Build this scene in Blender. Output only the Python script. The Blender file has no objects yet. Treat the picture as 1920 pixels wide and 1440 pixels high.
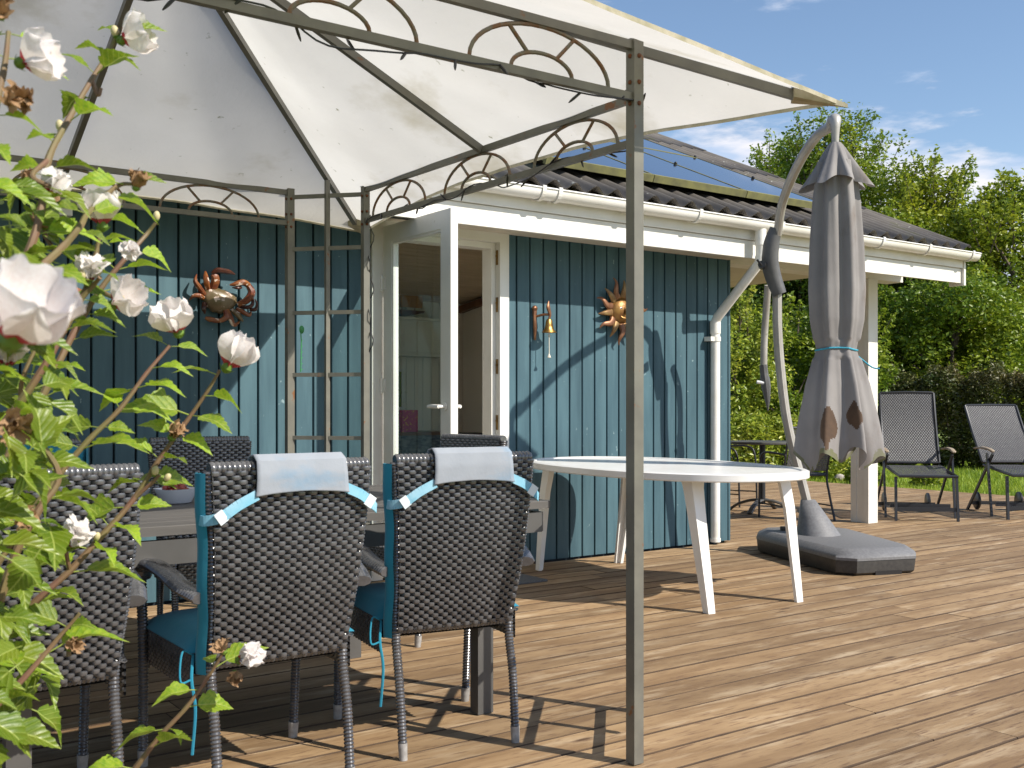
import bpy, math, random
import numpy as np
from mathutils import Vector, Matrix, noise

R = math.radians
rnd = random.Random(7)
scene = bpy.context.scene
COL = scene.collection

# ------------------------------------------------------------------ camera, sky, sun, exposure
EYE = 1.10
YAW = math.atan2(2760.0, 1980.0)
SN, CS = math.sin(YAW), math.cos(YAW)
cam_d = bpy.data.cameras.new('camera')
cam = bpy.data.objects.new('camera', cam_d)
COL.objects.link(cam)
cam.location = (0, 0, EYE)
cam.rotation_euler = (R(90), 0, -(math.pi / 2 - YAW))
cam_d.lens = 1980.0 / 1920.0 * 36.0
cam_d.sensor_width = 36.0
cam_d.shift_y = (759.0 - 720.0) / 1920.0
cam_d.clip_start = 0.05
cam_d.clip_end = 2000
cam_d.dof.use_dof = True
cam_d.dof.focus_distance = 6.0
cam_d.dof.aperture_fstop = 11.0
scene.camera = cam

SUN_TO = Vector((0.53, -1.0, 0.93)).normalized()
SUN_EL = math.asin(SUN_TO.z)
SUN_AZ = math.atan2(SUN_TO.x, SUN_TO.y)
scene.view_settings.view_transform = 'Standard'
scene.view_settings.look = 'None'
scene.view_settings.gamma = 1.0
scene.view_settings.use_curve_mapping = False
scene.view_settings.exposure = 0.45

world = bpy.data.worlds.new('World')
scene.world = world
world.use_nodes = True


def build_world():
    nt = world.node_tree
    nt.nodes.clear()
    L = nt.links.new

    def N(t, **k):
        n = nt.nodes.new(t)
        for a, b in k.items():
            setattr(n, a, b)
        return n

    out = N('ShaderNodeOutputWorld')
    bg = N('ShaderNodeBackground')
    bg.inputs['Strength'].default_value = 0.12
    sky = N('ShaderNodeTexSky', sky_type='NISHITA')
    sky.sun_disc = False
    sky.sun_elevation = SUN_EL
    sky.sun_rotation = SUN_AZ
    sky.altitude = 0
    sky.air_density = 1.0
    sky.dust_density = 0.35
    sky.ozone_density = 2.0
    tc = N('ShaderNodeTexCoord')
    sep = N('ShaderNodeSeparateXYZ')
    L(tc.outputs['Generated'], sep.inputs[0])
    mp = N('ShaderNodeMapping')
    mp.inputs['Scale'].default_value = (3.2, 3.2, 13.0)
    mp.inputs['Location'].default_value = (1.9, 0.7, 3.1)
    L(tc.outputs['Generated'], mp.inputs[0])
    nz = N('ShaderNodeTexNoise')
    nz.inputs['Scale'].default_value = 1.5
    nz.inputs['Detail'].default_value = 9
    nz.inputs['Roughness'].default_value = 0.58
    L(mp.outputs[0], nz.inputs['Vector'])
    # cloud bank thins out with height
    hi = N('ShaderNodeMapRange')
    hi.inputs['From Min'].default_value = 0.205
    hi.inputs['From Max'].default_value = 0.265
    hi.inputs['To Min'].default_value = 0.115
    hi.inputs['To Max'].default_value = -0.095
    L(sep.outputs['Z'], hi.inputs['Value'])
    add = N('ShaderNodeMath', operation='ADD')
    L(nz.outputs['Fac'], add.inputs[0])
    L(hi.outputs[0], add.inputs[1])
    ramp = N('ShaderNodeMapRange', interpolation_type='SMOOTHSTEP')
    ramp.inputs['From Min'].default_value = 0.50
    ramp.inputs['From Max'].default_value = 0.63
    ramp.inputs['To Max'].default_value = 0.85
    L(add.outputs[0], ramp.inputs['Value'])
    nz2 = N('ShaderNodeTexNoise')
    nz2.inputs['Scale'].default_value = 3.2
    nz2.inputs['Detail'].default_value = 6
    L(mp.outputs[0], nz2.inputs['Vector'])
    cc = N('ShaderNodeMix', data_type='RGBA')
    cc.inputs[6].default_value = (3.6, 4.4, 5.8, 1)
    cc.inputs[7].default_value = (6.8, 6.5, 6.6, 1)
    mr = N('ShaderNodeMapRange')
    mr.inputs['From Min'].default_value = 0.38
    mr.inputs['From Max'].default_value = 0.6
    L(nz2.outputs['Fac'], mr.inputs['Value'])
    L(mr.outputs[0], cc.inputs[0])
    mix = N('ShaderNodeMix', data_type='RGBA')
    L(ramp.outputs[0], mix.inputs[0])
    L(sky.outputs[0], mix.inputs[6])
    L(cc.outputs[2], mix.inputs[7])
    L(mix.outputs[2], bg.inputs['Color'])
    L(bg.outputs[0], out.inputs[0])


build_world()
sun_d = bpy.data.lights.new('sun', 'SUN')
sun_d.energy = 5.0
sun_d.angle = R(0.53)
sun_d.color = (1.0, 0.93, 0.82)
sun = bpy.data.objects.new('sun', sun_d)
COL.objects.link(sun)
sun.rotation_euler = SUN_TO.to_track_quat('Z', 'Y').to_euler()
sun.location = SUN_TO * 30


def at(px, py, t):
    """a surveyed point: t metres in front of the camera along the sight line of a photo pixel"""
    s = (px - 960) / 1980.0
    return Vector(((SN * s + CS) * t, (-CS * s + SN) * t, EYE + (759 - py) / 1980.0 * t))


# ------------------------------------------------------------------ mesh helpers
class MB:
    def __init__(self):
        self.v = []
        self.f = []
        self.m = []

    def add(self, vs, fs, mi=0):
        o = len(self.v)
        self.v.extend(tuple(p) for p in vs)
        for f in fs:
            self.f.append(tuple(i + o for i in f))
            self.m.append(mi)

    def box(self, c, s, rot=None, mi=0):
        hx, hy, hz = s[0] / 2, s[1] / 2, s[2] / 2
        P = [Vector((x, y, z)) for x in (-hx, hx) for y in (-hy, hy) for z in (-hz, hz)]
        if rot is not None:
            P = [rot @ p for p in P]
        c = Vector(c)
        self.add([p + c for p in P],
                 [(0, 1, 3, 2), (4, 6, 7, 5), (0, 4, 5, 1), (2, 3, 7, 6), (0, 2, 6, 4), (1, 5, 7, 3)], mi)
        return self

    def bx(self, x0, x1, y0, y1, z0, z1, mi=0):
        return self.box(((x0 + x1) / 2, (y0 + y1) / 2, (z0 + z1) / 2), (x1 - x0, y1 - y0, z1 - z0), None, mi)

    def bevbox(self, x0, x1, y0, y1, z0, z1, b=0.004, mi=0):
        """box whose long edges along x are chamfered at the top and front"""
        prof = [(y0, z0), (y1, z0), (y1, z1 - b), (y1 - b, z1), (y0 + b, z1), (y0, z1 - b)]
        n = len(prof)
        vs = [(x0, p[0], p[1]) for p in prof] + [(x1, p[0], p[1]) for p in prof]
        fs = [(i, i + n, (i + 1) % n + n, (i + 1) % n) for i in range(n)]
        fs += [tuple(range(n)), tuple(reversed(range(n, 2 * n)))]
        self.add(vs, fs, mi)
        return self

    def beam(self, p0, p1, w, h=None, mi=0, up=Vector((0, 0, 1))):
        p0, p1 = Vector(p0), Vector(p1)
        h = h or w
        d = (p1 - p0).normalized()
        if abs(d.dot(up)) > 0.98:
            up = Vector((0, 1, 0))
        x = d.cross(up).normalized()
        z = x.cross(d).normalized()
        vs = []
        for p in (p0, p1):
            for a, b in ((-1, -1), (1, -1), (1, 1), (-1, 1)):
                vs.append(p + x * a * w / 2 + z * b * h / 2)
        self.add(vs, [(0, 3, 2, 1), (4, 5, 6, 7), (0, 1, 5, 4), (1, 2, 6, 5), (2, 3, 7, 6), (3, 0, 4, 7)], mi)
        return self

    def tube(self, pts, r, n=8, cap=True, mi=0, flat=1.0, up0=None):
        pts = [Vector(p) for p in pts]
        k = len(pts)
        rr = [r] * k if isinstance(r, (int, float)) else list(r)
        T = []
        for i in range(k):
            a = pts[max(i - 1, 0)]
            b = pts[min(i + 1, k - 1)]
            d = (b - a)
            T.append(d.normalized() if d.length > 1e-9 else Vector((0, 0, 1)))
        up = Vector(up0) if up0 is not None else (Vector((0, 0, 1)) if abs(T[0].z) < 0.9 else Vector((0, 1, 0)))
        x = T[0].cross(up).normalized()
        o = len(self.v)
        for i in range(k):
            x = (x - T[i] * x.dot(T[i]))
            x = x.normalized() if x.length > 1e-6 else T[i].orthogonal().normalized()
            z = x.cross(T[i])
            for j in range(n):
                a = 2 * math.pi * j / n
                q = pts[i] + x * math.cos(a) * rr[i] + z * math.sin(a) * rr[i] * flat
                self.v.append((q.x, q.y, q.z))
        for i in range(k - 1):
            for j in range(n):
                a = o + i * n + j
                b = o + i * n + (j + 1) % n
                self.f.append((a, b, b + n, a + n))
                self.m.append(mi)
        if cap:
            self.f.append(tuple(o + j for j in reversed(range(n))))
            self.m.append(mi)
            self.f.append(tuple(o + (k - 1) * n + j for j in range(n)))
            self.m.append(mi)
        return self

    def lathe(self, prof, n=16, c=(0, 0, 0), mi=0, rot=None, fn=None):
        o = len(self.v)
        c = Vector(c)
        for (r, z) in prof:
            for j in range(n):
                a = 2 * math.pi * j / n
                rr, zz = (r, z) if fn is None else fn(r, z, a)
                q = Vector((rr * math.cos(a), rr * math.sin(a), zz))
                if rot is not None:
                    q = rot @ q
                q = q + c
                self.v.append((q.x, q.y, q.z))
        for i in range(len(prof) - 1):
            for j in range(n):
                a = o + i * n + j
                b = o + i * n + (j + 1) % n
                self.f.append((a, b, b + n, a + n))
                self.m.append(mi)
        return self

    def grid(self, fn, nu, nv, mi=0, closed=False):
        o = len(self.v)
        for i in range(nu + 1):
            for j in range(nv + 1):
                q = fn(i / nu, j / nv)
                self.v.append((q[0], q[1], q[2]))
        for i in range(nu):
            for j in range(nv):
                a = o + i * (nv + 1) + j
                self.f.append((a, a + nv + 1, a + nv + 2, a + 1))
                self.m.append(mi)
        return self

    def sphere(self, c, r, n=8, m=6, mi=0, sc=(1, 1, 1), rot=None):
        prof = [(max(1e-4, math.sin(math.pi * i / m)) * r, -math.cos(math.pi * i / m) * r) for i in range(m + 1)]
        M = Matrix.Diagonal(Vector(sc))
        if rot is not None:
            M = rot @ M
        return self.lathe(prof, n, c, mi, M)

    def mesh(self, name, mats=None, smooth=False):
        me = bpy.data.meshes.new(name)
        me.from_pydata(self.v, [], self.f)
        if mats:
            for a in (mats if isinstance(mats, (list, tuple)) else [mats]):
                me.materials.append(a)
        if any(self.m):
            me.polygons.foreach_set('material_index', self.m)
        if smooth:
            me.polygons.foreach_set('use_smooth', [True] * len(me.polygons))
            if smooth != 'all':
                try:
                    me.set_sharp_from_angle(angle=R(38))
                except Exception:
                    pass
        me.update()
        return me


def link(o):
    COL.objects.link(o)
    return o


def thing(name, label, cat, loc=(0, 0, 0), rz=0.0, group=None, kind=None):
    o = link(bpy.data.objects.new(name, None))
    o.location = loc
    o.rotation_euler = (0, 0, rz)
    o.empty_display_size = 0.1
    if label:
        o['label'] = label
    if cat:
        o['category'] = cat
    if group:
        o['group'] = group
    if kind:
        o['kind'] = kind
    return o


def mk(name, mb, mats, parent=None, smooth=False, world=False, label=None, kind=None, loc=None, me=None):
    if me is None:
        me = mb.mesh(name, mats, smooth) if isinstance(mb, MB) else mb
    o = link(bpy.data.objects.new(name, me))
    if parent is not None:
        o.parent = parent
        if world:
            p = parent
            L = Matrix.Identity(4)
            while p is not None:
                L = (Matrix.LocRotScale(p.location, p.rotation_euler, None)) @ L if p.type == 'EMPTY' else L
                p = p.parent
            o.matrix_parent_inverse = L.inverted()
    if loc is not None:
        o.location = loc
    if label:
        o['label'] = label
    if kind:
        o['kind'] = kind
    return o


def solo(name, mb, mats, label, cat, smooth=False, group=None, kind=None):
    o = mk(name, mb, mats, None, smooth)
    if label:
        o['label'] = label
    if cat:
        o['category'] = cat
    if group:
        o['group'] = group
    if kind:
        o['kind'] = kind
    return o


def dup(root, loc, rz, label=None, group=None, skip=()):
    def rec(o, par):
        c = o.copy()
        link(c)
        c.parent = par
        for ch in kids.get(o, []):
            if ch.name.split('.')[0] not in skip:
                rec(ch, c)
        return c
    kids = {}
    for o in bpy.data.objects:
        if o.parent is not None:
            kids.setdefault(o.parent, []).append(o)
    r = rec(root, None)
    r.location = loc
    r.rotation_euler = (0, 0, rz)
    if label:
        r['label'] = label
    if group:
        r['group'] = group
    return r


def spline(P, n=8):
    P = [Vector(p) for p in P]
    if len(P) < 3:
        return P
    Q = [P[0] * 2 - P[1]] + P + [P[-1] * 2 - P[-2]]
    out = []
    for i in range(1, len(Q) - 2):
        for k in range(n):
            t = k / n
            a, b, c, d = Q[i - 1], Q[i], Q[i + 1], Q[i + 2]
            out.append(0.5 * ((2 * b) + (c - a) * t + (2 * a - 5 * b + 4 * c - d) * t * t + (3 * b - a - 3 * c + d) * t ** 3))
    out.append(P[-1])
    return out


# ------------------------------------------------------------------ materials
def M(name, c1, c2=None, scale=(4, 4, 4), detail=5, lo=0.35, hi=0.65, rough=0.5, rough2=None, metal=0.0, spec=0.5,
      bump=0.0, bscale=None, bdist=0.004, c3=None, s3=(1, 1, 1), lo3=0.55, hi3=0.7, rand=0.0, transl=0.0, tcol=None,
      coat=0.0, island=0.0, knots=None, sheen=0.0, wave=None, c4=None, s4=(30, 30, 30), lo4=0.66, hi4=0.72, offset_rand=True):
    m = bpy.data.materials.new(name)
    m.use_nodes = True
    nt = m.node_tree
    L = nt.links.new
    b = nt.nodes['Principled BSDF']
    out = nt.nodes['Material Output']

    def N(t, **k):
        n = nt.nodes.new(t)
        for a, q in k.items():
            setattr(n, a, q)
        return n

    tc = N('ShaderNodeTexCoord')
    vec = tc.outputs['Object']
    oi = N('ShaderNodeObjectInfo')
    if offset_rand:
        vm = N('ShaderNodeVectorMath', operation='MULTIPLY_ADD')
        L(oi.outputs['Random'], vm.inputs[0])
        vm.inputs[1].default_value = (37.0, 53.0, 71.0)
        L(vec, vm.inputs[2])
        vec = vm.outputs[0]

    def nz(sc, det=5, ro=0.55):
        mp = N('ShaderNodeMapping')
        mp.inputs['Scale'].default_value = sc if not isinstance(sc, (int, float)) else (sc, sc, sc)
        L(vec, mp.inputs[0])
        n = N('ShaderNodeTexNoise')
        n.inputs['Scale'].default_value = 1.0
        n.inputs['Detail'].default_value = det
        n.inputs['Roughness'].default_value = ro
        L(mp.outputs[0], n.inputs['Vector'])
        return n.outputs['Fac']

    def rng(v, a, bb):
        r = N('ShaderNodeMapRange')
        r.inputs['From Min'].default_value = a
        r.inputs['From Max'].default_value = bb
        L(v, r.inputs['Value'])
        return r.outputs[0]

    def mixc(f, A, B):
        x = N('ShaderNodeMix', data_type='RGBA')
        L(f, x.inputs[0])
        for s, q in ((6, A), (7, B)):
            if isinstance(q, tuple):
                x.inputs[s].default_value = (*q[:3], 1)
            else:
                L(q, x.inputs[s])
        return x.outputs[2]

    col = c1
    n1 = None
    if c2 is not None:
        n1 = rng(nz(scale, detail), lo, hi)
        col = mixc(n1, c1, c2)
    if c3 is not None:
        col = mixc(rng(nz(s3, 6, 0.6), lo3, hi3), col, c3)
    if c4 is not None:
        col = mixc(rng(nz(s4, 3), lo4, hi4), col, c4)
    if knots is not None:
        mp = N('ShaderNodeMapping')
        mp.inputs['Scale'].default_value = knots[0]
        L(vec, mp.inputs[0])
        vo = N('ShaderNodeTexVoronoi')
        vo.inputs['Scale'].default_value = 1.0
        L(mp.outputs[0], vo.inputs['Vector'])
        g1 = rng(vo.outputs['Distance'], .13, .05)
        sx = N('ShaderNodeSeparateColor')
        L(vo.outputs['Color'], sx.inputs[0])
        g2 = rng(sx.outputs[0], .55, .60)
        mm = N('ShaderNodeMath', operation='MULTIPLY')
        L(g1, mm.inputs[0])
        L(g2, mm.inputs[1])
        col = mixc(mm.outputs[0], col, knots[1])
    if rand > 0 or island > 0:
        hs = N('ShaderNodeHueSaturation')
        if isinstance(col, tuple):
            hs.inputs['Color'].default_value = (*col[:3], 1)
        else:
            L(col, hs.inputs['Color'])
        mr = N('ShaderNodeMapRange')
        amt = max(rand, island)
        mr.inputs['To Min'].default_value = 1 - amt
        mr.inputs['To Max'].default_value = 1 + amt
        if island > 0:
            ge = N('ShaderNodeNewGeometry')
            L(ge.outputs['Random Per Island'], mr.inputs['Value'])
            mh = N('ShaderNodeMapRange')
            mh.inputs['To Min'].default_value = 0.515
            mh.inputs['To Max'].default_value = 0.475
            L(ge.outputs['Random Per Island'], mh.inputs['Value'])
            L(mh.outputs[0], hs.inputs['Hue'])
        else:
            L(oi.outputs['Random'], mr.inputs['Value'])
        L(mr.outputs[0], hs.inputs['Value'])
        col = hs.outputs[0]
    if isinstance(col, tuple):
        b.inputs['Base Color'].default_value = (*col[:3], 1)
    else:
        L(col, b.inputs['Base Color'])
    b.inputs['Roughness'].default_value = rough
    if rough2 is not None and n1 is not None:
        r = N('ShaderNodeMapRange')
        r.inputs['To Min'].default_value = rough
        r.inputs['To Max'].default_value = rough2
        L(n1, r.inputs['Value'])
        L(r.outputs[0], b.inputs['Roughness'])
    b.inputs['Metallic'].default_value = metal
    b.inputs['Specular IOR Level'].default_value = spec
    b.inputs['Coat Weight'].default_value = coat
    if sheen:
        b.inputs['Sheen Weight'].default_value = sheen
    if bump > 0:
        bp = N('ShaderNodeBump')
        bp.inputs['Strength'].default_value = bump
        bp.inputs['Distance'].default_value = bdist
        h = nz(bscale or scale, 6, 0.6)
        if wave is not None:
            wv = N('ShaderNodeTexWave', wave_type='BANDS', bands_direction=wave[0])
            wv.inputs['Scale'].default_value = wave[1]
            wv.inputs['Distortion'].default_value = 0.0
            L(tc.outputs['Object'], wv.inputs['Vector'])
            ad = N('ShaderNodeMath', operation='ADD')
            L(wv.outputs['Fac'], ad.inputs[0])
            L(h, ad.inputs[1])
            h = ad.outputs[0]
        L(h, bp.inputs['Height'])
        L(bp.outputs[0], b.inputs['Normal'])
    if transl > 0:
        tr = N('ShaderNodeBsdfTranslucent')
        if tcol is not None:
            if isinstance(tcol, tuple):
                tr.inputs['Color'].default_value = (*tcol, 1)
        elif isinstance(col, tuple):
            tr.inputs['Color'].default_value = (*col[:3], 1)
        else:
            L(col, tr.inputs['Color'])
        ms = N('ShaderNodeMixShader')
        ms.inputs[0].default_value = transl
        L(b.outputs[0], ms.inputs[1])
        L(tr.outputs[0], ms.inputs[2])
        L(ms.outputs[0], out.inputs['Surface'])
    return m


def glass_mat(name, tint=(0.9, 0.95, 0.94), refl=1.0):
    m = bpy.data.materials.new(name)
    m.use_nodes = True
    nt = m.node_tree
    nt.nodes.clear()
    L = nt.links.new
    out = nt.nodes.new('ShaderNodeOutputMaterial')
    t = nt.nodes.new('ShaderNodeBsdfTransparent')
    t.inputs[0].default_value = (*tint, 1)
    g = nt.nodes.new('ShaderNodeBsdfGlossy')
    g.inputs['Roughness'].default_value = 0.0
    f = nt.nodes.new('ShaderNodeFresnel')
    f.inputs['IOR'].default_value = 1.6
    mu = nt.nodes.new('ShaderNodeMath')
    mu.operation = 'MULTIPLY'
    mu.inputs[1].default_value = refl
    L(f.outputs[0], mu.inputs[0])
    ge = nt.nodes.new('ShaderNodeNewGeometry')
    inv = nt.nodes.new('ShaderNodeMath')
    inv.operation = 'SUBTRACT'
    inv.inputs[0].default_value = 1.0
    L(ge.outputs['Backfacing'], inv.inputs[1])
    m2 = nt.nodes.new('ShaderNodeMath')
    m2.operation = 'MULTIPLY'
    L(mu.outputs[0], m2.inputs[0])
    L(inv.outputs[0], m2.inputs[1])
    mu = m2
    ms = nt.nodes.new('ShaderNodeMixShader')
    L(mu.outputs[0], ms.inputs[0])
    L(t.outputs[0], ms.inputs[1])
    L(g.outputs[0], ms.inputs[2])
    L(ms.outputs[0], out.inputs[0])
    return m


MT = {}
MT['deck'] = M('weathered_decking', (0.212, 0.130, 0.062), (0.325, 0.216, 0.114), (1.3, 9, 9), 10, 0.40, 0.62, rough=0.72,
               bump=0.6, bscale=(5, 120, 120), bdist=0.003, c3=(0.47, 0.36, 0.235), s3=(2.3, 15, 15), lo3=0.53, hi3=0.74,
               c4=(0.155, 0.088, 0.046), s4=(11.0, 75, 75), lo4=0.54, hi4=0.72, rand=0.2, knots=((2.1, 9.0, 9.0), (0.085, 0.045, 0.022)))
MT['plank_edge'] = M('dirty_plank_edge', (0.050, 0.030, 0.018), (0.09, 0.055, 0.03), (6, 20, 20), rough=0.9)
MT['deck_base'] = M('deck_joist', (0.02, 0.013, 0.008), rough=0.9)
MT['clad'] = M('blue_painted_board', (0.041, 0.088, 0.113), (0.062, 0.124, 0.152), (14, 14, 1.6), 7, rough=0.55, spec=0.3,
               bump=0.35, bscale=(70, 70, 5), bdist=0.002, c4=(0.22, 0.31, 0.33), s4=(30, 30, 22), lo4=0.70, hi4=0.76, rand=0.12)
MT['clad_dark'] = M('dark_backing', (0.008, 0.015, 0.022), rough=0.8)
MT['white_wood'] = M('white_painted_wood', (0.74, 0.73, 0.69), (0.66, 0.64, 0.58), (3, 3, 3), 6, rough=0.45, bump=0.12,
                     bscale=(30, 30, 30), bdist=0.0015, c4=(0.45, 0.42, 0.34), s4=(14, 14, 14), lo4=0.70, hi4=0.80)
MT['white_plastic'] = M('white_gutter_plastic', (0.80, 0.79, 0.76), (0.72, 0.70, 0.64), (2, 8, 8), 5, rough=0.32, c4=(0.5, 0.47, 0.38), s4=(5, 22, 22), lo4=0.68, hi4=0.8)
MT['resin'] = M('white_resin', (0.80, 0.80, 0.79), (0.75, 0.74, 0.71), (5, 5, 5), 4, rough=0.30, bump=0.05, bscale=(60, 60, 60),
                c4=(0.60, 0.58, 0.52), s4=(9, 9, 9), lo4=0.68, hi4=0.8)
MT['soffit'] = M('soffit_boards', (0.62, 0.57, 0.48), (0.55, 0.50, 0.41), (6, 2, 2), rough=0.6)
MT['steel'] = M('green_grey_powder_coat', (0.135, 0.130, 0.112), (0.170, 0.165, 0.138), (12, 12, 12), 5, rough=0.42, metal=0.15,
                c4=(0.20, 0.085, 0.030), s4=(16, 16, 16), lo4=0.66, hi4=0.72)
MT['steel_rust'] = M('rusty_grey_steel', (0.16, 0.145, 0.115), (0.17, 0.085, 0.040), (26, 26, 26), 5, 0.44, 0.58, rough=0.6, metal=0.1)
MT['rust'] = M('rust', (0.17, 0.055, 0.02), (0.08, 0.03, 0.015), (80, 80, 80), rough=0.8)
MT['canopy'] = M('weathered_canopy_cloth', (0.77, 0.755, 0.715), (0.69, 0.675, 0.635), (1.6, 1.6, 1.6), 7, rough=0.7, spec=0.25,
                 bump=0.45, bscale=(3.5, 3.5, 3.5), bdist=0.05, c3=(0.42, 0.38, 0.27), s3=(1.1, 1.1, 2.6), lo3=0.55, hi3=0.74,
                 c4=(0.30, 0.30, 0.21), s4=(19, 19, 19), lo4=0.70, hi4=0.78, transl=0.52, offset_rand=False)
MT['hem'] = M('beige_hem', (0.52, 0.47, 0.36), (0.36, 0.33, 0.22), (20, 20, 20), rough=0.8, transl=0.25)
MT['wicker'] = M('grey_brown_wicker', (0.046, 0.047, 0.053), (0.084, 0.085, 0.092), (30, 30, 30), 4, rough=0.26, spec=1.0, coat=0.4,
                 bump=0.2, bscale=(20, 300, 300), bdist=0.0005)
MT['wicker_core'] = M('chair_frame_dark', (0.006, 0.006, 0.006), rough=0.9, spec=0.1)
MT['foot'] = M('foot_cap_grey', (0.33, 0.32, 0.31), (0.22, 0.21, 0.20), (50, 50, 50), rough=0.5)
MT['teal'] = M('teal_cushion_cloth', (0.014, 0.175, 0.270), (0.018, 0.205, 0.300), (8, 8, 8), 5, rough=0.85, spec=0.15, bump=0.3,
               bscale=(14, 14, 14), bdist=0.006, sheen=0.2)
MT['teal_faded'] = M('faded_cushion_cloth', (0.27, 0.295, 0.335), (0.14, 0.26, 0.385), (5, 5, 9), 6, 0.50, 0.74, rough=0.85, spec=0.15,
                     bump=0.3, bscale=(13, 13, 13), bdist=0.010)
MT['teal_strap'] = M('strap_cloth', (0.12, 0.38, 0.52), (0.30, 0.50, 0.62), (9, 9, 9), 5, rough=0.85, spec=0.15, bump=0.2, bscale=(200, 200, 200), bdist=0.001)
MT['buckle'] = M('white_buckle', (0.6, 0.66, 0.70), rough=0.4)
MT['table'] = M('grey_table_slat', (0.070, 0.066, 0.062), (0.105, 0.098, 0.092), (2, 26, 26), 6, rough=0.62, bump=0.25, bscale=(4, 120, 120), bdist=0.001)
MT['alu'] = M('anthracite_aluminium', (0.105, 0.102, 0.100), (0.085, 0.083, 0.08), (5, 5, 5), rough=0.45, metal=0.2)
MT['corr'] = M('fibre_cement_roof', (0.105, 0.092, 0.080), (0.155, 0.138, 0.120), (5, 3, 3), 7, rough=0.85, bump=0.4, bscale=(40, 40, 40),
               c3=(0.12, 0.115, 0.06), s3=(3, 2, 2), lo3=0.56, hi3=0.7, c4=(0.42, 0.42, 0.36), s4=(19, 19, 19), lo4=0.69, hi4=0.73, rand=0.1)
MT['pv'] = M('solar_glass', (0.012, 0.016, 0.040), (0.016, 0.022, 0.055), (2, 2, 2), rough=0.10, spec=1.0, coat=0.6)
MT['pv_frame'] = M('mossy_panel_edge', (0.21, 0.20, 0.075), (0.13, 0.125, 0.06), (9, 9, 9), rough=0.85)
MT['black'] = M('black_plastic', (0.013, 0.013, 0.015), rough=0.35)
MT['parasol'] = M('taupe_parasol_cloth', (0.215, 0.202, 0.200), (0.290, 0.276, 0.272), (3, 3, 2), 6, rough=0.8, spec=0.2, bump=0.3,
                  bscale=(12, 12, 5), bdist=0.012, c3=(0.17, 0.135, 0.115), s3=(4, 4, 2), lo3=0.58, hi3=0.75, transl=0.12)
MT['parasol_patch'] = M('brown_patch_cloth', (0.105, 0.062, 0.036), (0.07, 0.042, 0.026), (14, 14, 14), rough=0.85, transl=0.1)
MT['moss_hem'] = M('mossy_hem_cloth', (0.17, 0.165, 0.12), (0.14, 0.15, 0.06), (9, 9, 9), rough=0.85, transl=0.15)
MT['arm'] = M('light_grey_arm', (0.42, 0.40, 0.37), (0.33, 0.31, 0.28), (6, 6, 6), 6, rough=0.42, metal=0.25, c4=(0.2, 0.19, 0.15), s4=(13, 13, 13), lo4=0.68, hi4=0.8)
MT['joint'] = M('dark_grey_joint', (0.075, 0.075, 0.078), (0.10, 0.10, 0.102), (15, 15, 15), rough=0.5)
MT['base'] = M('grey_base_plastic', (0.135, 0.135, 0.140), (0.175, 0.175, 0.180), (60, 60, 60), 4, rough=0.55, bump=0.25, bscale=(220, 220, 220), bdist=0.001)
MT['base_dark'] = M('dark_base_plastic', (0.035, 0.034, 0.034), (0.055, 0.053, 0.05), (40, 40, 40), rough=0.5, bump=0.2, bscale=(160, 160, 160), bdist=0.001)
MT['rope'] = M('turquoise_rope', (0.02, 0.25, 0.38), (0.05, 0.33, 0.45), (90, 90, 90), rough=0.8)
MT['lounge_frame'] = M('dark_aluminium_frame', (0.038, 0.040, 0.046), rough=0.42, metal=0.4)
MT['lounge_weave'] = M('flat_grey_weave', (0.078, 0.078, 0.084), (0.105, 0.105, 0.110), (30, 30, 30), rough=0.45, spec=0.4)
MT['arm_wood'] = M('bleached_armrest', (0.38, 0.32, 0.24), (0.27, 0.20, 0.13), (8, 8, 8), rough=0.6)
MT['mat'] = M('grey_door_mat', (0.085, 0.088, 0.092), (0.15, 0.155, 0.16), (190, 190, 190), 2, rough=0.95, bump=0.8, bscale=(250, 250, 250), bdist=0.006)
MT['crab_shell'] = M('painted_crab_shell', (0.085, 0.065, 0.025), (0.17, 0.12, 0.07), (16, 16, 16), 5, rough=0.35, c4=(0.62, 0.5, 0.45), s4=(24, 24, 24), lo4=0.58, hi4=0.66, bump=0.3, bscale=(40, 40, 40))
MT['crab_leg'] = M('painted_crab_leg', (0.12, 0.028, 0.014), (0.24, 0.085, 0.022), (24, 24, 24), 4, rough=0.45, c4=(0.6, 0.5, 0.42), s4=(22, 22, 22), lo4=0.60, hi4=0.64)
MT['crab_dark'] = M('dark_crab_claw', (0.03, 0.012, 0.010), (0.07, 0.022, 0.012), (30, 30, 30), rough=0.3)
MT['copper'] = M('weathered_copper', (0.26, 0.12, 0.06), (0.14, 0.06, 0.03), (30, 30, 30), rough=0.42, metal=0.55)
MT['copper2'] = M('brass_ray', (0.27, 0.18, 0.07), (0.20, 0.105, 0.045), (34, 34, 34), rough=0.45, metal=0.5)
MT['sunface'] = M('golden_sun_face', (0.30, 0.16, 0.04), (0.17, 0.075, 0.025), (26, 26, 26), rough=0.4, metal=0.5, bump=0.5, bscale=(50, 50, 50), bdist=0.006)
MT['brass'] = M('brass', (0.33, 0.20, 0.055), (0.18, 0.10, 0.03), (30, 30, 30), rough=0.35, metal=0.85)
MT['cord'] = M('pale_cord', (0.6, 0.55, 0.46), rough=0.8)
MT['bark'] = M('bark', (0.07, 0.055, 0.04), (0.13, 0.10, 0.075), (6, 6, 3), rough=0.9, bump=0.5, bscale=(12, 12, 4), bdist=0.02)
MT['stem'] = M('hibiscus_stem', (0.17, 0.085, 0.055), (0.15, 0.13, 0.045), (14, 14, 14), rough=0.6, bump=0.2, bscale=(90, 90, 30), bdist=0.001)
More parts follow.
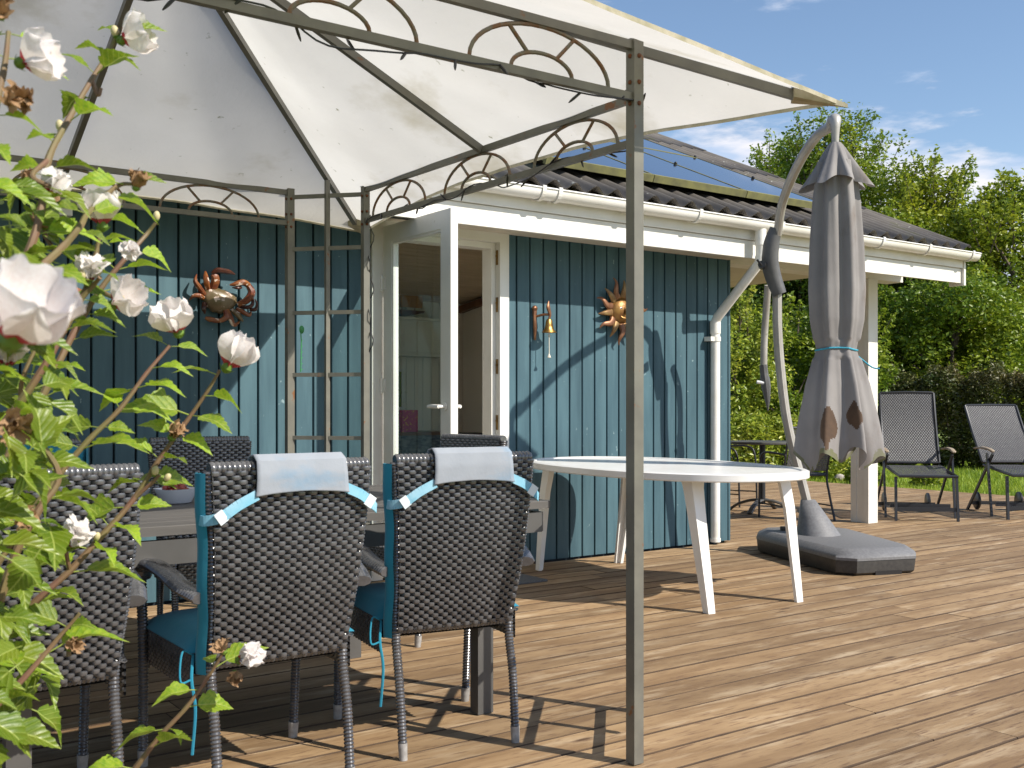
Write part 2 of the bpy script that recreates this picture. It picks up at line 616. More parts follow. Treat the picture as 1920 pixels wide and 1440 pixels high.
MT['leaf'] = M('hibiscus_leaf', (0.16, 0.29, 0.018), (0.30, 0.40, 0.028), (13, 13, 13), 4, rough=0.38, spec=0.5, rand=0.42, bump=0.35,
               bscale=(60, 60, 60), bdist=0.003, c3=(0.30, 0.30, 0.05), s3=(9, 9, 9), lo3=0.62, hi3=0.75, transl=0.42, c4=(0.3, 0.2, 0.06), s4=(30, 30, 30), lo4=0.74, hi4=0.78)
MT['petal'] = M('white_petal', (0.86, 0.83, 0.82), (0.80, 0.74, 0.72), (20, 20, 20), rough=0.6, transl=0.35, bump=0.3, bscale=(40, 40, 8), bdist=0.002)
MT['petal_red'] = M('crimson_petal_base', (0.35, 0.015, 0.03), (0.5, 0.1, 0.12), (40, 40, 40), rough=0.6, transl=0.3)
MT['calyx'] = M('green_calyx', (0.14, 0.24, 0.03), rough=0.5, transl=0.2)
MT['stamen'] = M('cream_stamen', (0.65, 0.55, 0.28), rough=0.7)
MT['dried'] = M('withered_petal', (0.26, 0.135, 0.06), (0.45, 0.30, 0.17), (40, 40, 40), rough=0.85, transl=0.2)
MT['bud'] = M('cream_bud', (0.45, 0.45, 0.20), (0.55, 0.42, 0.28), (30, 30, 30), rough=0.6)
MT['tree1'] = M('tree_leaf_mid', (0.115, 0.205, 0.018), (0.250, 0.325, 0.024), (0.7, 0.7, 0.7), 3, rough=0.42, spec=0.45, island=0.35, transl=0.36)
MT['tree2'] = M('tree_leaf_yellow', (0.165, 0.262, 0.020), (0.300, 0.350, 0.026), (0.6, 0.6, 0.6), 3, rough=0.42, spec=0.45, island=0.35, transl=0.38)
MT['tree3'] = M('tree_leaf_dark', (0.055, 0.115, 0.014), (0.125, 0.195, 0.020), (0.7, 0.7, 0.7), 3, rough=0.42, spec=0.45, island=0.35, transl=0.30)
MT['hedge'] = M('hedge_leaf', (0.050, 0.085, 0.014), (0.110, 0.098, 0.028), (0.8, 0.8, 1.4), 4, rough=0.5, island=0.4, transl=0.25)
MT['laurel'] = M('laurel_leaf', (0.24, 0.34, 0.035), (0.38, 0.43, 0.06), (3, 3, 3), 3, rough=0.35, island=0.35, transl=0.40)
MT['grass'] = M('grass_blade', (0.20, 0.32, 0.025), (0.32, 0.42, 0.04), (1.2, 1.2, 1.2), rough=0.6, island=0.35, transl=0.35)
MT['lawn'] = M('lawn_ground', (0.15, 0.23, 0.03), (0.22, 0.28, 0.045), (0.8, 0.8, 0.8), 7, rough=0.95, c4=(0.12, 0.09, 0.045), s4=(6, 6, 6), lo4=0.66, hi4=0.75)
MT['room'] = M('cream_panelling', (0.86, 0.83, 0.77), (0.82, 0.79, 0.72), (3, 3, 1), rough=0.6)
MT['room_wood'] = M('limed_ceiling_board', (0.66, 0.54, 0.42), (0.56, 0.45, 0.33), (3, 14, 14), rough=0.6)
MT['room_floor'] = M('oak_floor', (0.58, 0.44, 0.30), (0.50, 0.36, 0.24), (2, 12, 12), rough=0.4)
MT['reddish'] = M('red_brown_wood', (0.19, 0.085, 0.045), (0.12, 0.05, 0.03), (8, 8, 3), rough=0.4)
MT['curtain'] = M('linen_curtain', (0.42, 0.38, 0.30), rough=0.9, transl=0.3)
MT['magenta'] = M('magenta_box', (0.45, 0.02, 0.16), (0.7, 0.4, 0.05), (50, 50, 50), 2, 0.6, 0.64, rough=0.5)
MT['navy'] = M('navy_paper', (0.03, 0.05, 0.09), (0.2, 0.22, 0.25), (18, 18, 40), 2, rough=0.5)
MT['sail'] = M('amber_sail', (0.42, 0.22, 0.06), rough=0.7, transl=0.2)
MT['berry'] = M('red_fruit', (0.20, 0.02, 0.015), (0.33, 0.06, 0.03), (30, 30, 30), rough=0.25)
MT['ceramic'] = M('white_ceramic', (0.78, 0.79, 0.82), rough=0.12)
MT['green_plastic'] = M('green_plastic', (0.03, 0.22, 0.06), rough=0.4)
MT['glass'] = glass_mat('door_glass', refl=1.5)
MT['window_glass'] = glass_mat('window_glass', refl=0.8)
MT['birch'] = M('white_stone', (0.5, 0.46, 0.42), (0.2, 0.17, 0.15), (6, 6, 6), rough=0.8)



def add_veins(m):
    nt = m.node_tree
    L = nt.links.new
    b = nt.nodes['Principled BSDF']
    at_ = nt.nodes.new('ShaderNodeAttribute')
    at_.attribute_name = 'leafco'
    sp = nt.nodes.new('ShaderNodeSeparateXYZ')
    L(at_.outputs['Vector'], sp.inputs[0])

    def ma(op, a, c=None):
        n = nt.nodes.new('ShaderNodeMath')
        n.operation = op
        for i, q in enumerate((a, c)):
            if q is None:
                continue
            if isinstance(q, (int, float)):
                n.inputs[i].default_value = q
            else:
                L(q, n.inputs[i])
        return n.outputs[0]

    k = ma('SUBTRACT', sp.outputs['Y'], ma('MULTIPLY', sp.outputs['X'], 1.15))
    w = ma('ABSOLUTE', ma('SINE', ma('MULTIPLY', k, 21.0)))
    side = ma('LESS_THAN', w, 0.17)
    mid = ma('LESS_THAN', sp.outputs['X'], 0.016)
    v = ma('MAXIMUM', mid, ma('MULTIPLY', side, 0.55))
    mx = nt.nodes.new('ShaderNodeMix')
    mx.data_type = 'RGBA'
    src = b.inputs['Base Color'].links[0].from_socket
    L(ma('MULTIPLY', v, 0.75), mx.inputs[0])
    L(src, mx.inputs[6])
    mx.inputs[7].default_value = (0.42, 0.50, 0.12, 1)
    for l in list(nt.links):
        if l.from_socket == src and l.to_socket != mx.inputs[6]:
            t = l.to_socket
            L(mx.outputs[2], t)
    # soft pillow between the side veins
    bp = [n for n in nt.nodes if n.type == 'BUMP'][0]
    old = bp.inputs['Height'].links[0].from_socket
    L(ma('ADD', ma('MULTIPLY', w, 0.8), old), bp.inputs['Height'])


add_veins(MT['leaf'])
# ================================================================== SETTING
WY = 5.88            # outer face of the cladding
FY = 5.452           # outer face of the fascia
WX0, WX1 = -2.6, 6.356
DECK_X1 = 12.35

# ---- lawn
mb = MB()
mb.add([(-120, -120, -0.10), (160, -120, -0.10), (160, 160, -0.10), (-120, 160, -0.10)], [(0, 1, 2, 3)])
lawn = solo('lawn', mb, MT['lawn'], None, None, kind='structure')

# ---- deck
deck = thing('deck', None, None, (0, 0, 0), kind='structure')
mb = MB()
mb.bx(-3.2, DECK_X1 - .02, -1.2, 11.3, -0.09, -0.045)
mk('joist_layer', mb, MT['deck_base'], deck)
PITCH = 0.148
GAP = 0.0085
row = 0
y = -1.1
while y < 11.3:
    x0 = -3.2 if y < 5.75 else WX1 - 0.04
    xs = [x0]
    x = x0 + rnd.uniform(1.6, 4.6)
    while x < DECK_X1 - 0.8:
        xs.append(x)
        x += rnd.choice([4.2, 4.8, 4.8, 5.4])
    xs.append(DECK_X1)
    for a, b in zip(xs[:-1], xs[1:]):
        m_ = MB()
        hw = (PITCH - GAP) / 2
        ln = (b - a - 0.004) / 2
        m_.bevbox(-ln, ln, -hw, hw, -0.028, 0.0, 0.0028)
        m_.m = [0 if abs(sum(m_.v[i][2] for i in f_) / len(f_)) < 1e-6 else 1 for f_ in m_.f]
        o = mk('plank', m_, [MT['deck'], MT['plank_edge']], deck, loc=((a + b) / 2, y + PITCH / 2, rnd.uniform(-0.0012, 0.0012)))
        o.rotation_euler = (rnd.uniform(-0.006, 0.006), 0, rnd.uniform(-.0006, .0006))
    y += PITCH
    row += 1
# screw heads near joints are left to the wood grain material

# ================================================================== HOUSE
house = thing('house', 'blue timber summer house with white trim and grey corrugated roof', 'house', (2.0, WY, 0))


def H(name, mb, mat, smooth=False, parent=None, label=None, kind=None):
    return mk(name, mb, mat, parent or house, smooth, world=(parent is None), label=label, kind=kind)


# door opening
DX0, DX1, DZ1 = 3.13, 4.178, 2.276
mb = MB()
mb.bx(WX0, DX0 + .03, WY + .025, WY + .10, -.05, 2.60)
mb.bx(DX1 - .03, WX1 - .02, WY + .025, WY + .10, -.05, 2.60)
mb.bx(DX0 + .03, DX1 - .03, WY + .025, WY + .10, DZ1 - .03, 2.60)
H('wall_backing', mb, MT['clad_dark'])
BP = 0.1166
x = WX1 - BP
bmesh_cache = {}
while x > WX0:
    xa, xb = x + 0.006, x + BP - 0.006
    z0, z1 = 0.012, 2.48
    if xb > DX0 and xa < DX1:
        if xa < DX0 - 0.02:
            xb = DX0 + 0.001
        elif xb > DX1 + 0.02:
            xa = DX1 - 0.001
        else:
            z0 = DZ1 + .001
    key = (round(xb - xa, 4), z0)
    if key not in bmesh_cache:
        w = (xb - xa) / 2
        q = MB()
        prof = [(-w, .025), (-w, .003), (-w + .003, 0), (w - .003, 0), (w, .003), (w, .025)]
        n = len(prof)
        q.add([(p[0], p[1], z0) for p in prof] + [(p[0], p[1], z1) for p in prof],
              [(i, (i + 1) % n, (i + 1) % n + n, i + n) for i in range(n)] + [tuple(reversed(range(n))), tuple(range(n, 2 * n))])
        bmesh_cache[key] = q.mesh('cladding_board', MT['clad'])
    o = link(bpy.data.objects.new('cladding_board', bmesh_cache[key]))
    o.parent = house
    o.location = ((xa + xb) / 2 - house.location.x, rnd.uniform(-.0015, .0015), 0)
    x -= BP
# side wall (faces the covered terrace)
y = WY + .03
side_me = None
while y < 13.2:
    q = MB()
    q.bx(WX1 - .02, WX1 + .004, y + .006, y + BP - .006, .012, .30 if 6.7 < y < 9.0 else 2.48)
    H('cladding_board', q, MT['clad'])
    y += BP
mb = MB()
mb.bx(WX1 - .10, WX1 - .0215, WY + .101, 6.7, -.05, 2.6)
mb.bx(WX1 - .10, WX1 - .0215, 9.1, 13.3, -.05, 2.6)
mb.bx(WX1 - .10, WX1 - .0215, 6.7, 9.1, -.05, .3)
mb.bx(WX0, WX1 - .1, 13.2, 13.3, -.05, 2.6)
mb.bx(WX0 - .1, WX0 - .001, WY + .03, 13.3, -.05, 4.0)
H('wall_side', mb, MT['clad'])
for wy_ in (6.7, 7.5, 8.3):
    q = MB()
    q.bx(WX1 - .06, WX1 + .02, wy_ + .001, wy_ + .07, .3, 2.40)
    q.bx(WX1 - .06, WX1 + .02, wy_ + .729, wy_ + .799, .3, 2.40)
    q.bx(WX1 - .06, WX1 + .02, wy_ + .0705, wy_ + .7285, .3, .38)
    q.bx(WX1 - .06, WX1 + .02, wy_ + .0705, wy_ + .7285, 2.32, 2.40)
    wf = H('terrace_window', q, MT['white_wood'])
    q = MB()
    q.bx(WX1 - .025, WX1 - .019, wy_ + .07, wy_ + .73, .38, 2.32)
    mk('pane', q, MT['window_glass'], wf)
# corner trim board
mb = MB()
mb.bx(WX1 - .001, WX1 + .02, WY - .004, WY + .06, .01, 2.48)
H('corner_board', mb, MT['clad'])

# ---- roof
RS = 0.4516
EAY, EAZ = 5.385, 2.500
RIDGE_Y = 9.60
GX = 9.02
SW = 1.062


def sheet_mesh(w, ln, waves):
    q = MB()
    nu, nv = int(waves * 8), 2
    ca = math.cos(math.atan(RS))
    sa = math.sin(math.atan(RS))

    def top(u, v):
        xx = u * w
        h = 0.0255 * math.cos(2 * math.pi * waves * u)
        yy = v * ln
        return (xx, yy * ca - h * sa, yy * sa + h * ca)

    def bot(u, v):
        a = top(u, v)
        return (a[0], a[1] + .007 * sa, a[2] - .007 * ca)
    q.grid(top, nu, nv)
    o = len(q.v)
    q.grid(bot, nu, nv)
    for i in range(nu):                       # lower lip
        a = i * (nv + 1)
        q.f.append((a, a + nv + 1, o + a + nv + 1, o + a))
        q.m.append(0)
    return q.mesh('roof_sheet', MT['corr'], 'all')


SL = 1.22
sh = sheet_mesh(SW + .04, SL + .12, 6 * (SW + .04) / SW)
rows_n = 4
for r_ in range(rows_n):
    xx = GX - SW - .04
    while xx > WX0 - .6:
        if r_ in (1, 2, 3) and 1.2 < xx < 2.8:  # sheets left out for the added skylight
            xx -= SW
            continue
        o = link(bpy.data.objects.new('roof_sheet', sh))
        o.parent = house
        ca = math.cos(math.atan(RS))
        o.location = (xx - house.location.x, EAY + r_ * SL * ca * .985 - WY, EAZ + .03 + r_ * SL * ca * .985 * RS + r_ * .008 + rnd.uniform(0, .003))
        xx -= SW
mb = MB()
RZ = EAZ + (RIDGE_Y - EAY) * RS


def back_roof(u, v):
    return (WX0 - .6 + (GX - WX0 + .6) * u, RIDGE_Y + (13.8 - RIDGE_Y) * v, RZ - .02 - (13.8 - RIDGE_Y) * RS * v)


mb.grid(back_roof, 1, 1)
H('roof_back', mb, MT['corr'])
mb = MB()
xx = GX
while xx > WX0 - .5:
    mb.tube([(xx, RIDGE_Y, RZ + .05), (xx - .52, RIDGE_Y, RZ + .035)], .105, 10)
    xx -= .5
H('ridge_cap', mb, MT['corr'], True)
# roof underlay closing the space above the ceiling, open under the added skylight
mb = MB()
def rz_at(y_, d):
    return EAZ + (y_ - EAY) * RS + d


for (xa, xb, ya, yb) in ((WX0 - .5, 1.56, EAY + .06, RIDGE_Y), (3.66, GX - .06, EAY + .06, RIDGE_Y), (1.56, 3.66, EAY + .06, 6.5)):
    for dz in (-.035, -.05):
        mb.add([(xa, ya, rz_at(ya, dz)), (xb, ya, rz_at(ya, dz)), (xb, yb, rz_at(yb, dz)), (xa, yb, rz_at(yb, dz))], [(0, 1, 2, 3)])
H('roof_underlay', mb, MT['soffit'])
q = MB()
for xa, xb, ya, yb in ((1.55, 1.62, 6.50, 9.58), (3.60, 3.67, 6.50, 9.58), (1.62, 3.60, 6.50, 6.58), (1.62, 3.60, 9.50, 9.58), (2.57, 2.64, 6.58, 9.50)):
    q.beam(((xa + xb) / 2, ya, rz_at(ya, .06)), ((xa + xb) / 2, yb, rz_at(yb, .06)), xb - xa, .09)
rw = H('added_skylight', q, MT['alu'])  # added skylight, made up to let sun brighten the room
q = MB()
q.add([(1.56, 6.55, rz_at(6.55, .07)), (3.66, 6.55, rz_at(6.55, .07)), (3.66, 9.56, rz_at(9.56, .07)), (1.56, 9.56, rz_at(9.56, .07))], [(0, 1, 2, 3)])
mk('pane', q, MT['window_glass'], rw)
# bargeboard at the verge
mb = MB()
mb.beam((GX - .03, EAY + .05, EAZ - .10), (GX - .03, RIDGE_Y, RZ - .10), .028, .17)
mb.beam((GX - .03, RIDGE_Y, RZ - .10), (GX - .03, 13.75, RZ - .10 - (13.75 - RIDGE_Y) * RS), .028, .17)
H('bargeboard', mb, MT['white_wood'])
# fascia in two boards
mb = MB()
mb.bx(WX0 - .5, GX - .06, FY - .004, FY + .024, 2.212, 2.343)
H('fascia_board', mb, MT['white_wood'])
mb = MB()
mb.bx(WX0 - .5, GX - .06, FY - .022, FY + .026, 2.347, 2.475)
H('fascia_board', mb, MT['white_wood'])
mb = MB()
mb.bx(GX - .057, GX - .028, FY - .03, FY + .12, 2.19, 2.40)
H('fascia_return', mb, MT['white_wood'])
# soffit
mb = MB()
for k in range(4):
    mb.bx(WX0 - .4, WX1 + .0, FY + .03 + k * .1, FY + .03 + k * .1 + .094, 2.262, 2.280)
H('soffit_board', mb, MT['soffit'])
# gutter
GYc = FY - .022 - .062
prof = []
for k in range(13):
    a = math.pi + math.pi * k / 12
    prof.append((GYc + .058 * math.cos(a), 2.470 + .062 * math.sin(a)))
prof = [(GYc - .062, 2.478), (GYc - .066, 2.472)] + prof + [(GYc + .058, 2.478)]
inner = [(p[0] + (GYc - p[0]) * .06, p[1] + .003) for p in reversed(prof)]
loop = prof + inner
mb = MB()
n = len(loop)
mb.add([(WX0 - .5, p[0], p[1]) for p in loop] + [(GX + .03, p[0], p[1]) for p in loop],
       [(i, (i + 1) % n, (i + 1) % n + n, i + n) for i in range(n)])
for X_ in (GX + .03, ):
    mb.add([(X_, p[0], p[1]) for p in prof], [tuple(range(len(prof)))])
    mb.add([(X_ + .01, p[0], p[1]) for p in prof], [tuple(reversed(range(len(prof))))])
gutter = H('gutter', mb, MT['white_plastic'], True)


def bracket(x, w=.028):
    q = MB()
    P = [(GYc + .068 * math.cos(math.pi + math.pi * k / 12), 2.470 + .072 * math.sin(math.pi + math.pi * k / 12)) for k in range(13)]
    P = [(GYc - .070, 2.486)] + P
    for i in range(len(P) - 1):
        a, b = P[i], P[i + 1]
        ia = (a[0] + (GYc - a[0]) * .1, a[1] + .004)
        ib = (b[0] + (GYc - b[0]) * .1, b[1] + .004)
        vs = []
        for X_ in (x - w / 2, x + w / 2):
            vs += [(X_, a[0], a[1]), (X_, b[0], b[1]), (X_, ib[0], ib[1]), (X_, ia[0], ia[1])]
        q.add(vs, [(0, 1, 5, 4), (3, 0, 4, 7), (2, 3, 7, 6), (0, 3, 2, 1), (4, 5, 6, 7), (1, 2, 6, 5)])
    q.bx(x - w / 2, x + w / 2, GYc + .06, FY - .022, 2.405, 2.45)
    o = mk('gutter_bracket', q, MT['white_plastic'], house, True, world=True)


for bxx in (3.35, 4.06, 4.19, 4.83, 5.46, 6.34, 7.0, 7.6, 8.26, 8.93, 2.6, 1.8, 1.0):
    bracket(bxx)
# downpipe
DPX = 6.155
mb = MB()
pts = [(DPX, GYc, 2.42), (DPX, GYc, 2.33), (DPX, GYc + .012, 2.20), (DPX, GYc + .035, 2.155), (DPX, WY - .10, 1.815), (DPX, WY - .058, 1.765), (DPX, WY - .05, 1.70),
       (DPX, WY - .05, .02)]
mb.tube([(DPX, GYc, 2.44), (DPX, GYc, 2.20), (DPX, GYc + .018, 2.165), (DPX, WY - .075, 1.79), (DPX, WY - .052, 1.755), (DPX, WY - .05, 1.70), (DPX, WY - .05, .02)], .037, 14)
pipe = H('downpipe', mb, MT['white_plastic'], True)
for z0_, z1_, yy in ((2.30, 2.42, GYc), (2.16, 2.22, GYc), (1.66, 1.76, WY - .05), (.50, .55, WY - .05), (.02, .05, WY - .05)):
    mb = MB()
    mb.tube([(DPX, yy, z0_), (DPX, yy, z1_)], .042, 14)
    H('pipe_collar', mb, MT['white_plastic'], True)
mb = MB()
mb.bx(DPX - .075, DPX - .03, WY - .075, WY - .003, 1.60, 1.635)
mb.tube([(DPX, WY - .05, 1.60), (DPX, WY - .05, 1.635)], .044, 12)
H('pipe_clip', mb, MT['white_plastic'], True)
# porch beam and post
mb = MB()
mb.bx(WX1 + .021, 8.93, 6.03, 6.21, 2.27, 2.42)
H('porch_beam', mb, MT['white_wood'])
mb = MB()
mb.bx(WX1 + .021, 8.96, FY + .03, 6.02, 2.425, 2.44)
mb.bx(WX1 + .021, 8.96, 6.02, 13.1, 2.425, 2.44)
H('porch_ceiling', mb, MT['soffit'])
mb = MB()
mb.bx(8.38, 8.52, 6.02, 6.075, .0, 2.268)
mb.bx(8.385, 8.515, 6.077, 6.152, .0, 2.268)
mb.bx(8.38, 8.52, 6.154, 6.215, .0, 2.268)
H('porch_post', mb, MT['white_wood'])

# ---- solar panels on the roof
nv = Vector((0, -math.sin(math.atan(RS)), math.cos(math.atan(RS))))
uv = Vector((0, math.cos(math.atan(RS)), math.sin(math.atan(RS))))


def roofpt(x, s, off):
    return Vector((x, 5.42, 2.52)) + uv * s + nv * off


def slab(q, x0, x1, s0, s1, o0, o1, mi=0):
    vs = [roofpt(x, s, o) for x in (x0, x1) for s in (s0, s1) for o in (o0, o1)]
    q.add(vs, [(0, 1, 3, 2), (4, 6, 7, 5), (0, 4, 5, 1), (2, 3, 7, 6), (0, 2, 6, 4), (1, 5, 7, 3)], mi)


xx = 7.33
for k in range(3):
    x1_, x0_ = xx, xx - .99
    for s0_, s1_ in ((.34, 1.98), (2.0, 3.64)):
        q = MB()
        slab(q, x0_ + .012, x1_ - .012, s0_ + .015, s1_ - .012, .118, .1345)
        p_ = H('solar_panel', q, MT['pv'])
        q = MB()
        slab(q, x0_, x1_ - .003, s0_ - .02, s0_ + .013, .085, .138)
        slab(q, x0_, x0_ + .011, s0_ + .0135, s1_ - .012, .10, .1375)
        slab(q, x1_ - .0115, x1_ - .003, s0_ + .0135, s1_ - .012, .10, .1375)
        slab(q, x0_, x1_ - .003, s1_ - .0115, s1_, .10, .1375)
        mk('panel_frame', q, MT['pv_frame'], p_)
    xx -= .995
mb = MB()
for s_ in (.55, 1.6, 2.4, 3.4):
    slab(mb, 4.33, 7.33, s_, s_ + .04, .045, .083)
for s_ in (1.2, 1.99, 2.8):
    for k in range(3):
        mb.sphere(roofpt(7.33 - .995 * k - (.03 if k == 0 else .0), s_, .142), .016, 6, 4)
H('mounting_rail', mb, MT['black'])

# ---- door frame
mb = MB()
wj = .075
mb.bx(DX0, DX0 + wj, WY - .022, WY + .10, .0, DZ1)
mb.bx(DX1 - wj, DX1, WY - .022, WY + .10, .0, DZ1)
mb.bx(DX0 + wj + .0005, DX1 - wj - .0005, WY - .022, WY + .10, DZ1 - wj, DZ1)
mb.bx(DX1 - wj - .035, DX1 - wj - .001, WY + .03, WY + .14, .04, DZ1 - wj - .001)
mb.bx(DX0 + wj + .001, DX0 + wj + .035, WY + .03, WY + .14, .04, DZ1 - wj - .001)
mb.bx(DX0 + wj + .036, DX1 - wj - .036, WY + .03, WY + .14, DZ1 - wj - .04, DZ1 - wj - .001)
mb.bx(DX0 + wj + .036, DX1 - wj - .036, WY + .0, WY + .14, .0, .05)
frame = H('door_frame', mb, MT['white_wood'])
for z_ in (2.10, 1.36, .98, 1.78, .42):
    q = MB()
    q.bx(DX1 - wj - .004, DX1 - wj + .002 - .003, WY + .0, WY + .022, z_ - .05, z_ + .05)
    q.sphere((DX1 - wj - .006, WY + .012, z_ + .012), .008, 6, 4)
    mk('strike_plate', q, MT['brass'], house, world=True)
# door leaf, opened square to the wall: lies in the plane x = 3.20..3.245
LX0, LX1, LY0, LY1, LZ0, LZ1 = 3.200, 3.248, 5.055, 5.845, .045, 2.215
door = mk('door', MB(), MT['white_wood'], house, world=True)
door_mb = MB()
st = .105
door_mb.bx(LX0, LX1, LY0, LY0 + st, LZ0, LZ1)
door_mb.bx(LX0, LX1, LY1 - st, LY1, LZ0, LZ1)
door_mb.bx(LX0, LX1, LY0 + st, LY1 - st, LZ1 - st, LZ1)
door_mb.bx(LX0, LX1, LY0 + st, LY1 - st, LZ0, LZ0 + .26)
for yy in (LY0 + st, LY1 - st - .014):
    door_mb.bx(LX0 + .006, LX1 - .006, yy, yy + .014, LZ0 + .26, LZ1 - st)
door_mb.bx(LX0 + .006, LX1 - .006, LY0 + st + .014, LY1 - st - .014, LZ1 - st - .014, LZ1 - st)
door.data = door_mb.mesh('door', MT['white_wood'])
q = MB()
q.bx(LX0 + .021, LX0 + .027, LY0 + st + .01, LY1 - st - .01, LZ0 + .26, LZ1 - st - .01)
mk('pane', q, MT['glass'], door)
for side in (-1, 1):
    q = MB()
    xh = LX0 - .003 if side < 0 else LX1 + .003
    q.tube([(xh, LY0 + .055, 1.09), (xh + side * .045, LY0 + .055, 1.09)], .010, 8)
    q.tube([(xh + side * .045, LY0 + .050, 1.09), (xh + side * .050, LY0 + .115, 1.092), (xh + side * .05, LY0 + .16, 1.09)], [.011, .012, .010], 8)
    q.tube([(xh, LY0 + .055, 1.09), (xh + side * .006, LY0 + .055, 1.09)], .024, 12)
    mk('door_handle', q, MT['white_plastic'], door, True)
for z_ in (1.86, 1.22, .40):
    q = MB()
    q.tube([(LX0 - .006, LY1 + .010, z_ - .05), (LX0 - .006, LY1 + .010, z_ + .05)], .010, 8)
    q.bx(LX0 - .006, LX0 - .001, LY1 - .035, LY1 + .01, z_ - .04, z_ + .04)
    mk('hinge', q, MT['white_plastic'], door)

# ---- flat black box painted as the shade in a soffit recess; flood light on the wall
q = MB()
q.bx(3.06, 3.24, 5.475, 5.60, 2.225, 2.255)
mk('dark_soffit_recess', q, MT['black'], house, world=True)
q = MB()
q.box((1.24, 5.70, 2.235), (.17, .10, .11), Matrix.Rotation(R(20), 3, 'X'))
q.beam((1.24, 5.74, 2.20), (1.24, WY, 2.16), .03)
fl = mk('flood_light', q, MT['black'], house, world=True)
q = MB()
q.box((1.26, 5.74, 2.10), (.12, .10, .07))
mk('motion_sensor', q, MT['white_plastic'], house, world=True)

# ---- the room behind the door
mb = MB()
RX0, RX1, RY1 = -1.0, 6.2, 9.55
mb.add([(RX0, WY + .15, .02), (RX1, WY + .15, .02), (RX1, RY1, .02), (RX0, RY1, .02)], [(0, 1, 2, 3)])
H('room_floor', mb, MT['room_floor'])
x = RX0
while x < RX1:
    q = MB()
    q.bx(x + .003, x + .097, RY1, RY1 + .015, .02, 2.5 if x > 3.6 else 4.0)
    H('wall_panel', q, MT['room'])
    x += .1
mb = MB()
mb.bx(RX0, RX1, RY1 + .016, RY1 + .05, .02, 4.2)
mb.bx(3.665, 3.68, 6.3, RY1, 2.62, 2.80)
mb.bx(RX0, DX0, WY + .142, WY + .17, .02, 2.6)
mb.bx(DX1, WX1 - .15, WY + .142, WY + .17, .02, 2.6)
mb.bx(DX0, DX1, WY + .142, WY + .17, DZ1 - .07, 2.6)
def sidewall(X, y0, y1, z0):
    yb = WY + .17
    za, zb = CZ0 + CS_ * (y0 - yb), CZ0 + CS_ * (y1 - yb)
    mb.add([(X, y0, z0), (X, y1, z0), (X, y1, zb), (X, y0, za), (X + .02, y0, z0), (X + .02, y1, z0), (X + .02, y1, zb), (X + .02, y0, za)],
           [(0, 1, 2, 3), (4, 7, 6, 5), (0, 4, 5, 1), (1, 5, 6, 2), (2, 6, 7, 3), (3, 7, 4, 0)])


CZ0 = 2.64
CS_ = (2.18 - CZ0) / (RY1 - (WY + .17))
sidewall(RX0 - .02, WY + .17, RY1, .02)
sidewall(RX1, WY + .17, 6.7, .02)
sidewall(RX1, 9.1, RY1, .02)
mb.bx(RX1, RX1 + .02, 6.7, 9.1, .02, .3)
H('room_wall', mb, MT['room'])
k = 0
yy = WY + .17
while yy < RY1 - .01:
    ye = min(yy + .105, RY1)
    q = MB()
    za, zb = CZ0 + CS_ * (yy - WY - .17), CZ0 + CS_ * (ye - .008 - WY - .17)
    XL = 3.66  # ceiling stops here so sun from the added skylight gets in
    q.add([(XL, yy, za), (RX1, yy, za), (RX1, ye - .008, zb), (XL, ye - .008, zb), (XL, yy, za + .02), (RX1, yy, za + .02), (RX1, ye - .008, zb + .02), (XL, ye - .008, zb + .02)],
          [(0, 3, 2, 1), (0, 1, 5, 4), (2, 3, 7, 6), (4, 5, 6, 7)])
    H('ceiling_board', q, MT['room_wood'])
    yy += .105
mb = MB()
mb.beam((RX1 - .03, WY + .2, 2.57), (RX1 - .03, RY1, 2.12), .06, .07)
H('room_beam', mb, MT['reddish'])
q = MB()
for zc in range(9):
    pass
q.grid(lambda u, v: (5.95 + .03 * math.sin(u * 40), 8.0 + u * .55, .15 + 1.75 * v), 60, 1)
solo('curtain', q, MT['curtain'], 'beige curtain hanging beside the window inside the room', 'curtain', True)
# wall cabinet, ship, lamp, shelf things
cab = thing('wall_cabinet', 'cream wall cabinet hung on the panelled wall inside', 'cabinet', (5.25, 9.4, 1.62))
q = MB()
q.bx(-.62, .60, -.12, .14, 0, .34)
q.bx(-.66, .64, -.15, .14, .341, .365)
q.bx(-.66, .64, -.15, .14, -.025, -.001)
mk('carcass', q, MT['white_wood'], cab)
for k in range(2):
    q = MB()
    q.bx(-.60 + k * .60, -.01 + k * .60, -.135, -.121, .02, .32)
    q.bx(-.54 + k * .60, -.07 + k * .60, -.141, -.1355, .07, .27)
    mk('cabinet_door', q, MT['white_wood'], cab)
ship = thing('model_ship', 'wooden model sailing ship with amber sails on the cabinet', 'model ship', (5.32, 9.36, 1.99))
q = MB()
q.grid(lambda u, v: (-.28 + .56 * u, (v - .5) * .14 * math.sin(math.pi * min(1, max(0, u * .9 + .06))) ** .6, .07 - .065 * math.sin(math.pi * v) * math.sin(math.pi * min(1, u * .8 + .15))), 12, 8)
mk('hull', q, MT['reddish'], ship, True)
for k, (mx, hh) in enumerate(((-.15, .36), (.02, .42), (.17, .33))):
    q = MB()
    q.tube([(mx, 0, .05), (mx, 0, hh)], .005, 5)
    q.beam((mx - .07, 0, hh * .8), (mx + .07, 0, hh * .8), .005)
    mk('mast', q, MT['reddish'], ship)
    q = MB()
    q.grid(lambda u, v: (mx - .075 + .15 * u, -.02 - .02 * math.sin(math.pi * v), .10 + (hh - .15) * v), 3, 4)
    mk('sail', q, MT['sail'], ship, True)
lamp = thing('pendant_lamp', 'small grey pendant lamp on a long cord inside the room', 'lamp', (3.95, 7.6, 1.86))
q = MB()
q.lathe([(.012, .14), (.03, .12), (.06, .06), (.10, 0.0)], 14)
mk('lamp_shade', q, MT['alu'], lamp, True)
q = MB()
